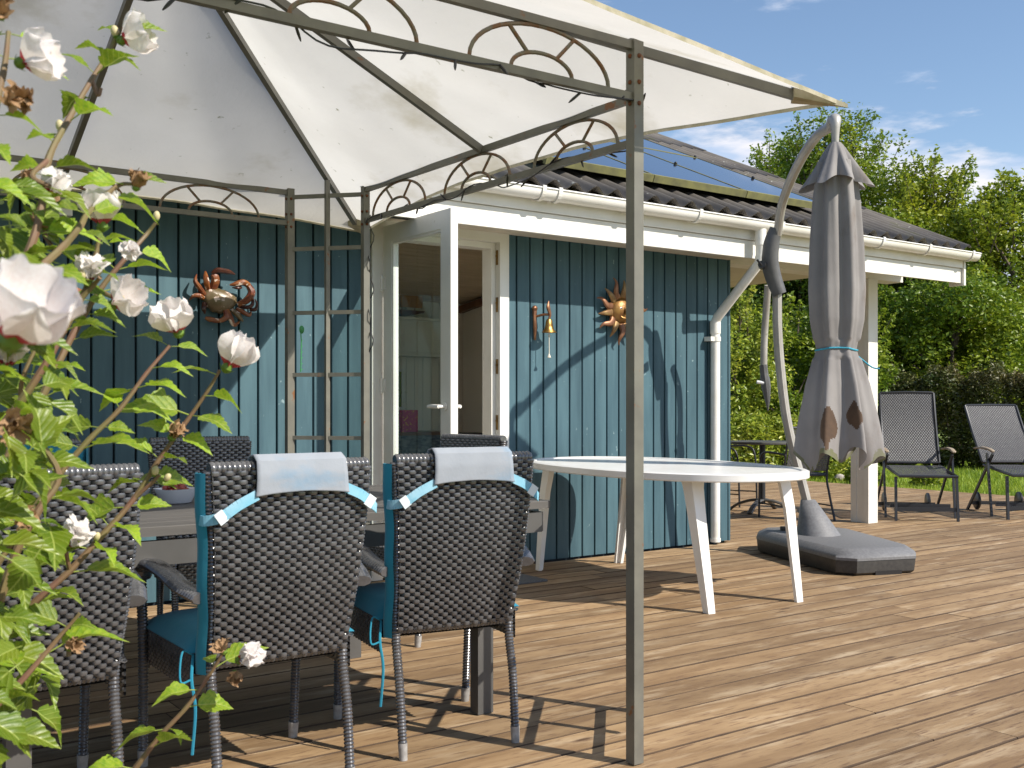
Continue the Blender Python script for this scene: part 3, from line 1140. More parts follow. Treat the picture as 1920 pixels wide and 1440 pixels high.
q.tube([(0, 0, .14), (0, 0, .68)], .003, 5)
mk('cord', q, MT['black'], lamp)
dt = thing('sideboard', 'dark sideboard under the cabinet seen through the door glass', 'sideboard', (4.6, 8.6, .02))
q = MB()
q.bx(-.7, .7, -.25, .25, .06, .80)
mk('body', q, MT['navy'], dt)
q = MB()
q.bx(-.74, .74, -.28, .28, .801, .83)
mk('top', q, MT['reddish'], dt)
bk = thing('book_pile', 'pile of books and papers on the sideboard', 'books', (4.45, 8.45, .855))
for k in range(5):
    q = MB()
    q.box((rnd.uniform(-.02, .02), 0, .02 + k * .034), (.30 + rnd.uniform(-.05, .05), .22, .03), Matrix.Rotation(rnd.uniform(-.3, .3), 3, 'Z'))
    mk('book', q, MT['navy'] if k % 2 == 0 else MT['ceramic'], bk)
q = MB()
q.box((0, 0, .10), (.16, .10, .20))
o = solo('gift_box', q, MT['magenta'], 'magenta patterned box standing by the books', 'box')
o.location = (4.85, 8.4, .852)
pl = thing('potted_plant', 'small leafy plant in a pale pot by the door glass', 'plant', (4.62, 8.35, .852))
q = MB()
q.lathe([(.03, 0), (.05, .0), (.06, .10), (.052, .10), (.045, .02)], 12)
mk('pot', q, MT['ceramic'], pl, True)
q = MB()
for k in range(40):
    a = rnd.uniform(0, 6.28)
    r_ = rnd.uniform(.02, .14)
    c_ = Vector((r_ * math.cos(a), r_ * math.sin(a), .14 + rnd.uniform(0, .3)))
    d_ = Vector((math.cos(a), math.sin(a), rnd.uniform(-.3, .8))) * .06
    e_ = d_.cross(Vector((0, 0, 1))).normalized() * .02
    q.add([c_, c_ + d_ / 2 + e_, c_ + d_, c_ + d_ / 2 - e_], [(0, 1, 2, 3)])
    q.tube([(0, 0, .08), c_], .002, 4, False)
mk('foliage', q, MT['tree1'], pl)
pic = thing('picture', 'framed picture leaning on the panelled wall under the cabinet', 'picture', (5.15, 9.5, 1.05))
q = MB()
q.bx(-.28, .28, -.02, .02, 0, .42)
mk('picture_frame', q, MT['ceramic'], pic)
q = MB()
q.bx(-.25, .25, -.025, -.021, .03, .39)
mk('print', q, MT['tree2'], pic)
sofa = thing('sofa', 'grey sofa with cushions seen through the open door', 'sofa', (5.35, 8.55, .02))
q = MB()
q.bx(-.35, .65, -.5, .5, .1, .42)
q.bx(.45, .66, -.5, .5, .421, .80)
q.bx(-.3, .44, .35, .5, .421, .62)
mk('body', q, MT['alu'], sofa)
ct = thing('coffee_table', 'low brown wooden table seen through the open door', 'table', (4.75, 7.55, .02))
q = MB()
q.bx(-.4, .5, -.35, .35, .60, .64)
mk('tabletop', q, MT['reddish'], ct)
for sx, sy in ((-.35, -.3), (.45, -.3), (-.35, .3), (.45, .3)):
    q = MB()
    q.bx(sx - .025, sx + .025, sy - .025, sy + .025, 0, .599)
    mk('leg', q, MT['reddish'], ct)

# ================================================================== GAZEBO
GC = Vector((1.17, 3.77, 0))
BZ, LZ_ = 2.20, 2.04
posts = {}
right = [((2.192, 2.410), (2.562, 2.828)), ((2.254, 5.118), (2.534, 4.817))]
corners = []   # (post on x-side beam, post on y-side beam, mid)
for (a, b) in right:
    corners.append((Vector((a[0], a[1], 0)), Vector((b[0], b[1], 0))))
for (a, b) in right:
    corners.append((Vector((2 * GC.x - a[0], a[1], 0)), Vector((2 * GC.x - b[0], b[1], 0))))
gaz = thing('gazebo', 'metal framed gazebo with stained off-white canopy over the dining table', 'gazebo', (GC.x, GC.y, 0))


def G(name, mb, mat, smooth=False, label=None, kind=None):
    return mk(name, mb, mat, gaz, smooth, world=True, label=label, kind=kind)


PT = .036
for ci, (a, b) in enumerate(corners):
    ang = math.atan2((b - a).y, (b - a).x)
    for p, q_ in ((a, 0), (b, 1)):
        m_ = MB()
        tq = .038 if q_ == 0 else .034
        m_.bx(p.x - tq / 2, p.x + tq / 2, p.y - tq / 2, p.y + tq / 2, 0.004, BZ + .02)
        po = G('post', m_, MT['steel'])
        m_ = MB()
        for zb in (BZ - .035, BZ - .115, LZ_ - .02):
            for dx, dy in ((1, 0), (-1, 0), (0, 1), (0, -1)):
                m_.sphere((p.x + dx * .0195, p.y + dy * .0195, zb), .0075, 6, 4)
        mk('bolt', m_, MT['rust'], po)
    mid = (a + b) / 2
    m_ = MB()
    m_.bx(mid.x - .011, mid.x + .011, mid.y - .011, mid.y + .011, .05, 2.255)
    G('trellis_pole', m_, MT['steel'])
    for zb in (2.175, 1.905, 1.575, 1.255, .93, .60, .30, .10):
        m_ = MB()
        d_ = (b - a).normalized()
        m_.beam(a + d_ * .019 + Vector((0, 0, zb)), mid - d_ * .0115 + Vector((0, 0, zb)), .016, .020)
        m_.beam(mid + d_ * .0115 + Vector((0, 0, zb)), b - d_ * .019 + Vector((0, 0, zb)), .016, .020)
        G('crossbar', m_, MT['steel'])

FR, BR, FL, BL = corners[0], corners[1], corners[2], corners[3]
sides = [(FR[0], FL[0]), (BR[0], BL[0]), (FR[1], BR[1]), (FL[1], BL[1])]


def arch(c, d, w, h, zb):
    m_ = MB()
    z = Vector((0, 0, 1))
    P = [c + d * (w / 2) * math.cos(math.pi * k / 20) + z * (zb + h * math.sin(math.pi * k / 20)) for k in range(21)]
    m_.tube(P, .0065, 6)
    w2, h2 = w * .44, h * .42
    P2 = [c + d * (w2 / 2) * math.cos(math.pi * k / 14) + z * (zb + h2 * math.sin(math.pi * k / 14)) for k in range(15)]
    m_.tube(P2, .0065, 6)
    for a_ in (R(62), R(118)):
        m_.tube([c + d * (w2 / 2) * math.cos(a_) + z * (zb + h2 * math.sin(a_)),
                 c + d * (w / 2) * math.cos(a_) + z * (zb + h * math.sin(a_))], .006, 6)
    G('arch', m_, MT['steel_rust'], True)


for (a, b) in sides:
    d_ = (b - a).normalized()
    for zz, hh in ((BZ - .002, .026), (LZ_, .024)):
        m_ = MB()
        m_.beam(a + d_ * .019 + Vector((0, 0, zz)), b - d_ * .019 + Vector((0, 0, zz)), .022, hh)
        G('beam', m_, MT['steel'])
    c0 = (a + b) / 2
    for k in (-1, 0, 1):
        arch(c0 + d_ * k * .665, d_, .50, BZ - LZ_ - .028, LZ_ + .012)

APEX = Vector((GC.x, GC.y, 2.865))
cdir = {}
tips = []
for sx, sy, k_, dv in ((1, -1, 1.394, (1.22, 1.14)), (1, 1, 1.353, (1.22, 1.2)), (-1, 1, 1.353, (1.22, 1.2)), (-1, -1, 1.394, (1.22, 1.14))):
    tips.append(Vector((GC.x + sx * dv[0] * k_, GC.y + sy * dv[1] * k_, 2.092)))
mids = [Vector((GC.x, GC.y - 1.82, 2.130)), Vector((GC.x + 1.52, GC.y, 2.150)), Vector((GC.x, GC.y + 1.56, 2.135)), Vector((GC.x - 1.52, GC.y, 2.15))]
edge_pts = [mids[0], tips[0], mids[1], tips[1], mids[2], tips[2], mids[3], tips[3]]
for i, p in enumerate(edge_pts):
    m_ = MB()
    d_ = (p - APEX)
    e0 = APEX + d_ * .03 - Vector((0, 0, .022))
    e1 = APEX + d_ * (.945 if i % 2 else .90) - Vector((0, 0, .022))
    m_.beam(e0, e1, .024, .030)
    G('rafter', m_, MT['steel'])
m_ = MB()
m_.lathe([(.001, .03), (.05, .02), (.055, -.06), (.001, -.065)], 10, APEX - Vector((0, 0, .03)))
G('hub', m_, MT['steel'], True)


def canopy_fn(i):
    A, B = edge_pts[i], edge_pts[(i + 1) % 8]

    def fn(u, v):
        # v: 0 apex .. 1 edge ; u: across
        e = A.lerp(B, u)
        nrm = Vector((e.x - GC.x, e.y - GC.y, 0)).normalized()
        s_ = math.sin(math.pi * u)
        e = e - nrm * .045 * s_ + Vector((0, 0, .022 * s_))
        p = APEX.lerp(e, v)
        sag = .050 * s_ * math.sin(math.pi * min(1, v * .97)) ** .8
        nn = noise.noise(Vector((p.x * 1.7, p.y * 1.7, 3.0)))
        n2 = noise.noise(Vector((math.atan2(p.y - GC.y, p.x - GC.x) * 6.0, v * 1.2, 7.0)))
        p = p - Vector((0, 0, sag)) + Vector((0, 0, (.018 * nn + .016 * n2 * v) * s_ * (1 if v < .98 else .4)))
        return p
    return fn


m_ = MB()
for i in range(8):
    m_.grid(canopy_fn(i), 26, 40)
can = G('canopy', m_, MT['canopy'], 'all')
for i in range(8):
    fn = canopy_fn(i)
    m_ = MB()
    m_.grid(lambda u, v: fn(u, 1.0) + Vector((0, 0, .003 - .014 * v)) + (fn(u, 1) - fn(u, .96)).normalized() * .004, 26, 1)
    mk('hem', m_, MT['hem'], can, True)
for tpt in tips:
    m_ = MB()
    d_ = (tpt - APEX).normalized()
    sd = d_.cross(Vector((0, 0, 1))).normalized()
    tip2 = tpt + d_ * .035
    b0 = tpt - d_ * .15
    lw = .040
    vs = [b0 + sd * lw + Vector((0, 0, .004)), b0 - sd * lw + Vector((0, 0, .004)), tip2, b0 + sd * lw - Vector((0, 0, .040)), b0 - sd * lw - Vector((0, 0, .040)), tip2 - Vector((0, 0, .012))]
    m_.add(vs, [(0, 2, 1), (3, 4, 5), (0, 3, 5, 2), (1, 2, 5, 4), (0, 1, 4, 3)])
    mk('corner_pocket', m_, MT['hem'], can)

# string of fairy lights round the lower beams
sl_ = thing('string_lights', 'thin black fairy light string wound round the gazebo beams', 'string lights', (2.4, 3.8, 2.0))
P = []
path = [FL[0], FR[0], FR[1], BR[1]]
tot = 0
for a, b in zip(path[:-1], path[1:]):
    L_ = (b - a).length
    n_ = max(2, int(L_ / .03))
    for k in range(n_):
        p = a.lerp(b, k / n_)
        tot += L_ / n_
        nn = noise.noise(Vector((tot * 3.1, 0, 0)))
        n2 = noise.noise(Vector((tot * 2.3, 5, 0)))
        side = Vector(((b - a).y, -(b - a).x, 0)).normalized()
        th = tot * 9 + nn * 3
        P.append(p + Vector((0, 0, LZ_ + .019 * math.sin(th) + min(0, n2) * .07)) + side * (.020 * math.cos(th)))
for k in range(26):
    P.append(BR[1] + Vector((.02 + .012 * math.sin(k * .7), -.02 + .015 * math.cos(k * 1.3), LZ_ - .02 - k * .028)))
q = MB()
q.tube(P, .0028, 5)
mk('cable', q, MT['black'], sl_, True, world=True)
bulb_me = MB()
bulb_me.tube([(0, 0, 0), (0, 0, -.028), (0, 0, -.040), (0, 0, -.048)], [.0040, .0046, .0034, .0015], 6)
bulb_me = bulb_me.mesh('bulb', MT['black'], True)
for k in range(6, len(P) - 2, 5):
    o = link(bpy.data.objects.new('bulb', bulb_me))
    o.parent = sl_
    o.location = P[k] - Vector(sl_.location)
    o.rotation_euler = (rnd.uniform(-1.1, 1.1) + (math.pi if rnd.random() < .35 else 0), rnd.uniform(-1, 1), 0)

# ================================================================== WICKER CHAIRS
def weave(q, Pf, rows, periods, amp, rowh, th, samples=6, u0=0.0, u1=1.0):
    n_ = int(periods * samples)
    sec = [(0, .5), (.36, .28), (.36, -.28), (0, -.5), (-.36, -.28), (-.36, .28)]
    for i in range(rows):
        v = (i + .5) / rows
        o = len(q.v)
        for j in range(n_ + 1):
            u = u0 + (u1 - u0) * j / n_
            p = Pf(u, v)
            e = 1e-3
            pu = Pf(u + e, v) - Pf(u - e, v)
            pv = Pf(u, v + e) - Pf(u, v - e)
            nrm = pu.cross(pv).normalized()
            pv.normalize()
            ph = 2 * math.pi * periods * j / n_ + math.pi * (i % 2)
            s_ = 1 - 2 * ((1 - math.sin(ph)) / 2) ** 2.8
            c_ = p + nrm * amp * s_
            hh = rowh * (1.06 + .16 * s_)
            for a_, b_ in sec:
                w_ = c_ + pv * a_ * hh * 1.12 + nrm * b_ * th * 2.2
                q.v.append((w_.x, w_.y, w_.z))
        for j in range(n_):
            for k in range(6):
                a_ = o + j * 6 + k
                b_ = o + j * 6 + (k + 1) % 6
                q.f.append((a_, b_, b_ + 6, a_ + 6))
                q.m.append(0)


def ribbed(q, P, r, pitch=.0105, n_=9, flat=1.0, up0=None):
    P = [Vector(p) for p in P]
    Ls = [0]
    for a, b in zip(P[:-1], P[1:]):
        Ls.append(Ls[-1] + (b - a).length)
    T_ = Ls[-1]
    k = max(2, int(T_ / pitch)) * 2
    pts, rr = [], []
    r0, r1 = (r, r) if isinstance(r, (int, float)) else r
    idx = 0
    for i in range(k + 1):
        s_ = T_ * i / k
        while idx < len(P) - 2 and Ls[idx + 1] < s_:
            idx += 1
        t = (s_ - Ls[idx]) / max(1e-9, Ls[idx + 1] - Ls[idx])
        pts.append(P[idx].lerp(P[idx + 1], min(1, t)))
        rr.append((r0 + (r1 - r0) * i / k) + (.0016 if i % 2 else -.0016))
    q.tube(pts, rr, n_, True, 0, flat, up0)


def back_pt(u, v, off=0.0):
    """u across 0..1, v up 0..1 on the rear face of the chair back"""
    z = .395 + .530 * v
    hw = .198 + .034 * v
    y_ = -.205 - .085 * v - .018 * math.sin(math.pi * v)
    bulge = -.012 * math.sin(math.pi * u)
    return Vector(((u * 2 - 1) * hw, y_ + bulge + off, z))


def make_chair(label, loc, rz):
    t = thing('wicker_chair', label, 'chair', loc, rz, 'woven armchairs round the dining table')
    q = MB()
    weave(q, lambda u, v: back_pt(u, v), 43, 12.5, .0060, .0124, .0042, 12)
    mk('back_weave', q, MT['wicker'], t, True, kind='stuff')
    q = MB()
    weave(q, lambda u, v: back_pt(1 - u, v, .036), 43, 12.5, .0054, .0124, .0040, 8)
    mk('front_weave', q, MT['wicker'], t, True, kind='stuff')
    q = MB()
    q.grid(lambda u, v: back_pt(u, v, .013) * 1.0, 6, 8)
    q.grid(lambda u, v: back_pt(1 - u, v, .024), 6, 8)
    mk('back_core', q, MT['wicker_core'], t, True)
    # rounded top roll with wrap bands
    q = MB()
    for k in range(34):
        u = (k + .5) / 34
        c_ = back_pt(u, 1.0, .017) + Vector((0, 0, .006))
        w_ = .0075
        q.lathe([(.001, -w_), (.019, -w_), (.0225, -w_ * .4), (.0225, w_ * .4), (.019, w_), (.001, w_)], 10, c_, 0,
                Matrix.Rotation(R(90), 3, 'Y') @ Matrix.Diagonal((.85, 1.05, 1)))
    mk('top_roll', q, MT['wicker'], t, True)
    q = MB()
    c0 = [back_pt(u / 12, 0, .017) + Vector((0, 0, -.004)) for u in range(13)]
    ribbed(q, c0, .012, .012, 7)
    mk('bottom_roll', q, MT['wicker'], t, True)
    for s in (-1, 1):
        q = MB()
        u = 0 if s < 0 else 1
        P_ = [Vector((s * .195, -.243, .05)), Vector((s * .197, -.222, .22)), back_pt(u, 0, .017), back_pt(u, .35, .017), back_pt(u, .7, .017), back_pt(u, 1.0, .017)]
        ribbed(q, spline(P_, 4), (.0138, .0155))
        mk('leg', q, MT['wicker'], t, True)
        q = MB()
        q.tube([(s * .1945, -.248, 0), (s * .195, -.243, .052)], [.0135, .0155], 10)
        mk('foot_cap', q, MT['foot'], t, True)
        q = MB()
        P_ = [Vector((s * .245, .262, .05)), Vector((s * .250, .245, .35)), Vector((s * .258, .232, .52)), Vector((s * .266, .215, .585)), Vector((s * .270, .17, .622)),
              Vector((s * .272, .08, .640)), Vector((s * .270, -.06, .628)), Vector((s * .262, -.15, .605)), Vector((s * .238, -.235, .585))]
        ribbed(q, spline(P_[:4], 5), (.0138, .0155))
        mk('leg', q, MT['wicker'], t, True)
        q = MB()
        ribbed(q, spline(P_[3:], 5), .031, .0105, 10, .55, up0=(0, 0, 1))
        mk('armrest', q, MT['wicker'], t, True)
        q = MB()
        q.tube([(s * .2445, .266, 0), (s * .245, .262, .052)], [.015, .0175], 10)
        mk('foot_cap', q, MT['foot'], t, True)
    # seat with woven skirts
    q = MB()
    q.bx(-.222, .222, -.14, .235, .36, .412)
    mk('seat_core', q, MT['wicker_core'], t)
    q = MB()
    weave(q, lambda u, v: Vector((.235 - .47 * u, .252, .30 + .125 * v)), 10, 16, .003, .0125, .0026, 5)
    for s in (-1, 1):
        if s > 0:
            weave(q, lambda u, v: Vector((.236, -.155 + .40 * u, .32 + .105 * v)), 10, 15, .003, .0125, .0026, 5)
        else:
            weave(q, lambda u, v: Vector((-.236, .245 - .40 * u, .32 + .105 * v)), 10, 15, .003, .0125, .0026, 5)
    weave(q, lambda u, v: Vector((-.23 + .46 * u, -.2 + .45 * v, .421)), 34, 16, .003, .013, .0026, 5)
    mk('seat_weave', q, MT['wicker'], t, True, kind='stuff')
    return t


chair = make_chair('woven armchair with faded blue cushion hood, middle of the near row', (1.205, 3.00, 0), R(0))
CG = 'woven armchairs round the dining table'
dup(chair, (.565, 3.055, 0), R(2), 'bare woven armchair behind the hibiscus at the left of the near row', CG)
dup(chair, (1.862, 3.065, 0), R(-9), 'woven armchair at the right end of the near row, striped shadow on its hood', CG)
dup(chair, (.97, 4.72, 0), R(182), 'woven armchair with plain blue cushion hood against the dark wall', CG)
dup(chair, (1.70, 4.66, 0), R(176), 'bare woven armchair facing the camera below the crab ornament', CG)
dup(chair, (2.68, 4.42, 0), R(97), 'woven armchair at the head of the table before the open door', CG)

# ---- cushions
def make_cushion(label, loc, rz):
    t = thing('chair_cushion', label, 'cushion', loc, rz, 'blue cushions on the woven armchairs')
    # back pad: follows the front of the back, a little wider than the chair
    def pad(u, v, side):
        z = .43 + .490 * v
        hw = .215 + .040 * v
        vv = (z - .395) / .530
        y0 = back_pt(.5, min(1, vv), .047).y
        th = .045 * (max(0, 1 - abs(u * 2 - 1) ** 6)) ** .5 * (max(0, 1 - abs(v * 2 - 1) ** 10)) ** .5
        tuft = .010 * (abs(math.sin(v * math.pi * 3.5)) ** .5 - 1)
        return Vector(((u * 2 - 1) * hw, y0 + (th + tuft if side else -.003), z))
    q = MB()
    q.grid(lambda u, v: pad(u, v, 1), 20, 28)
    q.grid(lambda u, v: pad(1 - u, v, 0), 20, 28)
    mk('back_pad', q, MT['teal'], t, True)
    q = MB()

    def seat(u, v, side):
        hw = .245
        th = .05 * (max(0, 1 - abs(u * 2 - 1) ** 6)) ** .5 * (max(0, 1 - abs(v * 2 - 1) ** 6)) ** .5
        return Vector(((u * 2 - 1) * hw, -.175 + .45 * v, .428 + (th if side else -.002)))
    q.grid(lambda u, v: seat(1 - u, v, 1), 18, 18)
    q.grid(lambda u, v: seat(u, v, 0), 18, 18)
    mk('seat_pad', q, MT['teal'], t, True)
    # side flap visible past the left edge of the chair
    q = MB()
    q.grid(lambda u, v: Vector((-(.214 + .034 * v + .018 * math.sin(u * 3.1) + .002 * math.sin(v * 17)), back_pt(0, v, .0).y + .062 - .060 * u, .37 + .55 * v)), 6, 24)
    mk('side_flap', q, MT['teal'], t, True)
    # hood draped over the top
    q = MB()

    def hood(u, v):
        x_ = -.118 + .262 * u + .012 * (v - .5) * (u * 2 - 1)
        prof = [(.075, .870), (.070, .93), (.047, .957), (.012, .963), (-.014, .948), (-.021, .91), (-.021, .872), (-.021, .855)]
        k = v * (len(prof) - 1)
        i = min(int(k), len(prof) - 2)
        f = k - i
        a = prof[i]
        b = prof[i + 1]
        yb = back_pt(.5, .95, .0).y
        droop = .010 * (1 - (u * 2 - 1) ** 2) * max(0, v - .6) / .4
        wr = .0018 * math.sin(u * 17 + v * 6)
        return Vector((x_, yb + a[0] + (b[0] - a[0]) * f + wr - .004, a[1] + (b[1] - a[1]) * f + droop))
    q.grid(hood, 22, 28)
    me_ = q.mesh('hood', MT['teal_faded'], True)
    ho = mk('hood', None, None, t, me=me_)
    so = ho.modifiers.new('thickness', 'SOLIDIFY')
    so.thickness = .004
    for s in (-1, 1):
        x0 = -.118 if s < 0 else .144
        yb = back_pt(.5, .9, .0).y - .026
        P_ = [Vector((x0, yb + .002, .860)), Vector((x0 + s * .05, yb + .006, .835)), Vector((x0 + s * .095, yb + .016, .805)), Vector((s * .248, yb + .045, .795)), Vector((s * .255, yb + .075, .80))]
        if s > 0:
            P_ = [Vector((x0, yb + .002, .868)), Vector((x0 + .05, yb + .004, .845)), Vector((x0 + .09, yb + .014, .815)), Vector((x0 + .115, yb + .04, .80))]
        q = MB()
        SP = spline(P_, 5)
        for a, b in zip(SP[:-1], SP[1:]):
            q.beam(a, b, .003, .028, up=Vector((0, 0, 1)))
        stp = mk('strap', q, MT['teal_strap'], t)
        q = MB()
        c_ = SP[len(SP) // 2]
        q.box(c_ + Vector((0, -.004, 0)), (.026, .005, .034), Matrix.Rotation(s * R(35), 3, 'Y'))
        mk('buckle', q, MT['buckle'], stp)
    for s in (-1,):
        q = MB()
        P_ = [Vector((s * .235, -.16, .42)), Vector((s * .250, -.19, .36)), Vector((s * .243, -.20, .28)), Vector((s * .250, -.195, .16))]
        q.tube(spline(P_, 5), .0045, 6)
        q.tube(spline([P_[0], P_[0] + Vector((s * .03, 0, .01)), P_[1] + Vector((s * .03, 0, .0)), P_[1]], 5), .003, 6)
        mk('tie', q, MT['teal'], t, True)
    return t


cush = make_cushion('blue chair cushion with bleached hood on the middle near chair', (1.205, 3.00, 0), 0)
KG = 'blue cushions on the woven armchairs'
dup(cush, (1.862, 3.065, 0), R(-9), 'blue chair cushion with a curved dark stripe of shade across its hood', KG)
c3 = dup(cush, (.97, 4.72, 0), R(182), 'deep blue cushion on the far chair, seen behind hibiscus leaves', KG)
for o in list(bpy.data.objects):
    if o.parent == c3 and o.name.startswith('hood'):
        me2 = o.data.copy()
        me2.materials[0] = MT['teal']
        o.data = me2

# ================================================================== DINING TABLE
TBX0, TBX1, TBY0, TBY1, TBZ = .30, 2.40, 3.10, 4.16, .745
tb = thing('dining_table', 'long dark grey slatted dining table under the gazebo', 'table', ((TBX0 + TBX1) / 2, (TBY0 + TBY1) / 2, 0))
ns = 9
wdt = (TBY1 - TBY0) / ns
for k in range(ns):
    q = MB()
    q.bevbox(TBX0, TBX1, TBY0 + k * wdt + .002, TBY0 + (k + 1) * wdt - .002, TBZ - .028, TBZ, .002)
    mk('slat', q, MT['table'], tb, world=True)
for nm, (a, b, c_, d_) in (('apron', (TBX0 + .03, TBX1 - .03, TBY0 + .012, TBY0 + .04)), ('apron', (TBX0 + .03, TBX1 - .03, TBY1 - .04, TBY1 - .012)),
                           ('apron', (TBX0 + .012, TBX0 + .029, TBY0 + .03, TBY1 - .03)), ('apron', (TBX1 - .029, TBX1 - .012, TBY0 + .03, TBY1 - .03))):
    q = MB()
    q.bx(a, b, c_, d_, TBZ - .115, TBZ - .043)
    mk(nm, q, MT['alu'], tb, world=True)
for lx in (TBX0 + .25, TBX1 - .32):
    for ly in (TBY0 + .0, TBY1 - .05):
        q = MB()
        q.bx(lx, lx + .065, ly + .005, ly + .055, .002, TBZ - .1155)
        mk('leg', q, MT['alu'], tb, world=True)


def bowl(label, x, y, rot, fruit):
    t = thing('bowl', label, 'bowl', (x, y, TBZ + .001), rot, 'white bowls on the dining table')
    q = MB()
    def rsq(r, z, a):
        k = (abs(math.cos(a)) ** 4 + abs(math.sin(a)) ** 4) ** -.25
        return r * k, z
    q.lathe([(.002, .004), (.040, .0), (.046, .004), (.066, .050), (.0685, .053), (.064, .052), (.043, .010), (.002, .008)], 28, fn=rsq)
    mk('dish', q, MT['ceramic'], t, True)
    if fruit:
        for k in range(34):
            q = MB()
            a = rnd.uniform(0, 6.28)
            r_ = rnd.uniform(0, .045)
            q.sphere((r_ * math.cos(a), r_ * math.sin(a), .030 + rnd.uniform(0, .032) + (.045 - r_) * .35), .0115, 8, 6)
            mk('grape', q, MT['berry'], t, True)


bowl('white bowl heaped with red grapes on the grey table', 1.235, 3.80, R(12), True)
bowl('empty white bowl left of the grape bowl', 1.085, 3.86, R(50), False)

# ================================================================== WHITE OVAL TABLE
ot = thing('oval_table', 'white plastic oval garden table in front of the blue wall', 'table', (4.49, 4.73, 0), R(85))
A_, B_ = 1.04, .60


def oval(r, k=2.35):
    P_ = []
    for i in range(64):
        a = 2 * math.pi * i / 64
        c_, s_ = math.cos(a), math.sin(a)
        P_.append((A_ * r * math.copysign(abs(c_) ** (2 / k), c_), (B_ - (1 - r) * A_ * .0 - (A_ - A_ * r)) * math.copysign(abs(s_) ** (2 / k), s_)))
    return P_


q = MB()
rings = [(oval(.955), .730), (oval(.96), .737), (oval(.985), .739), (oval(1.0), .732), (oval(1.0), .700), (oval(.995), .694), (oval(.98), .694), (oval(.98), .722)]
o0 = 0
for P_, z in rings:
    q.v.extend([(p[0], p[1], z) for p in P_])
for k in range(len(rings) - 1):
    for i in range(64):
        j = (i + 1) % 64
        q.f.append((k * 64 + i, (k + 1) * 64 + i, (k + 1) * 64 + j, k * 64 + j))
        q.m.append(0)
q.f.append(tuple(range(64)))
q.m.append(0)
q.f.append(tuple(reversed(range(7 * 64, 8 * 64))))
q.m.append(0)
mk('tabletop', q, MT['resin'], ot, True)
for sx in (-1, 1):
    for sy in (-1, 1):
        q = MB()
        # splayed, tapering leg of L section
        top = Vector((sx * .74, sy * .36, .694))
        bot = Vector((sx * .86, sy * .345, 0.0))
        xo = Vector((-sx, 0, 0))
        yo = Vector((0, -sy, 0))
        def sec(p, w, th):
            return [p, p + xo * w, p + xo * w + yo * th, p + xo * th + yo * th, p + xo * th + yo * w, p + yo * w]
        lv = []
        for f, w in ((0, .088), (.06, .078), (.25, .070), (1, .046)):
            lv.append(sec(top.lerp(bot, f) + Vector((sx * .012, sy * .01, 0)) * math.sin(f * math.pi), w, .022))
        o_ = 0
        for l_ in lv:
            q.v.extend([tuple(p) for p in l_])
        for k in range(len(lv) - 1):
            for i in range(6):
                j = (i + 1) % 6
                f_ = (k * 6 + i, k * 6 + j, (k + 1) * 6 + j, (k + 1) * 6 + i)
                q.f.append(f_)
                q.m.append(0)
        q.f.append(tuple(range(18, 24)))
        q.m.append(0)
        mk('leg', q, MT['resin'], ot)

# ================================================================== PARASOL
par = thing('cantilever_parasol', 'closed taupe cantilever parasol on a dark plastic base', 'parasol', (6.1, 5.05, 0))


def PW(name, mb, mat, smooth=False, label=None, parent=None):
    return mk(name, mb, mat, par if parent is None else parent, smooth, world=(parent is None), label=label)


foot = [Vector((5.73, 4.20, 0)), Vector((6.15, 4.06, 0)), Vector((6.27, 4.14, 0)), Vector((6.78, 5.05, 0)), Vector((6.74, 5.34, 0)), Vector((6.28, 5.50, 0)), Vector((6.08, 5.34, 0)), Vector((5.67, 4.32, 0))]
cen = sum(foot, Vector((0, 0, 0))) / len(foot)


def ring(s, z):
    return [cen + (p - cen) * s + Vector((0, 0, z)) for p in foot]


def stack(q, rs, cap=True):
    n = len(rs[0])
    o = len(q.v)
    for r_ in rs:
        q.v.extend([tuple(p) for p in r_])
    for k in range(len(rs) - 1):
        for i in range(n):
            j = (i + 1) % n
            q.f.append((o + k * n + i, o + k * n + j, o + (k + 1) * n + j, o + (k + 1) * n + i))
            q.m.append(0)
    if cap:
        q.f.append(tuple(o + (len(rs) - 1) * n + i for i in range(n)))
        q.m.append(0)


q = MB()
stack(q, [ring(.955, .004), ring(.985, .02), ring(1.0, .092), ring(1.0, .098)])
q.box((5.965, 4.136, .014), (.20, .012, .028), Matrix.Rotation(-math.atan2(.14, .42), 3, 'Z'), 1)  # black box painted as the shade inside the handle recess
PW('base_tank', q, [MT['base_dark'], MT['black']], True)
q = MB()
stack(q, [ring(1.006, .099), ring(1.006, .116), ring(.985, .132), ring(.88, .163), ring(.86, .166)])
PW('base_cover', q, MT['base'], True)
# cone sleeve
q = MB()
pb = at(1533, 985, 7.62)
pb.z = .16
pt_ = at(1515, 940, 7.72)
lo_ = [Vector((pb.x + .155 * math.cos(a) * (1.0 + .12 * math.cos(a + .9)), pb.y + .155 * math.sin(a), .163)) for a in [2 * math.pi * k / 28 for k in range(28)]]
hi_ = [Vector((pt_.x + .052 * math.cos(a), pt_.y + .052 * math.sin(a), pt_.z + .012)) for a in [2 * math.pi * k / 28 for k in range(28)]]
md_ = [a.lerp(b, .5) for a, b in zip(lo_, hi_)]
stack(q, [lo_, md_, hi_])
PW('pole_sleeve', q, MT['base'], 'all')
q = MB()
q.tube([(6.22, 5.20, .155), (6.22, 5.20, .195)], .03, 10)
PW('filler_cap', q, MT['base_dark'], True)
# pole, bowed
polep = [pt_ + Vector((.005, 0, -.05)), at(1504, 905, 7.73), at(1489, 850, 7.73), at(1474, 780, 7.72), at(1464, 700, 7.70), at(1458, 620, 7.69), at(1457, 540, 7.69)]
q = MB()
q.tube(spline(polep, 6), .034, 12)
q.tube([p + Vector((-.02, -.022, 0)) for p in spline(polep, 6)], .010, 6)
PW('pole', q, MT['arm'], True)
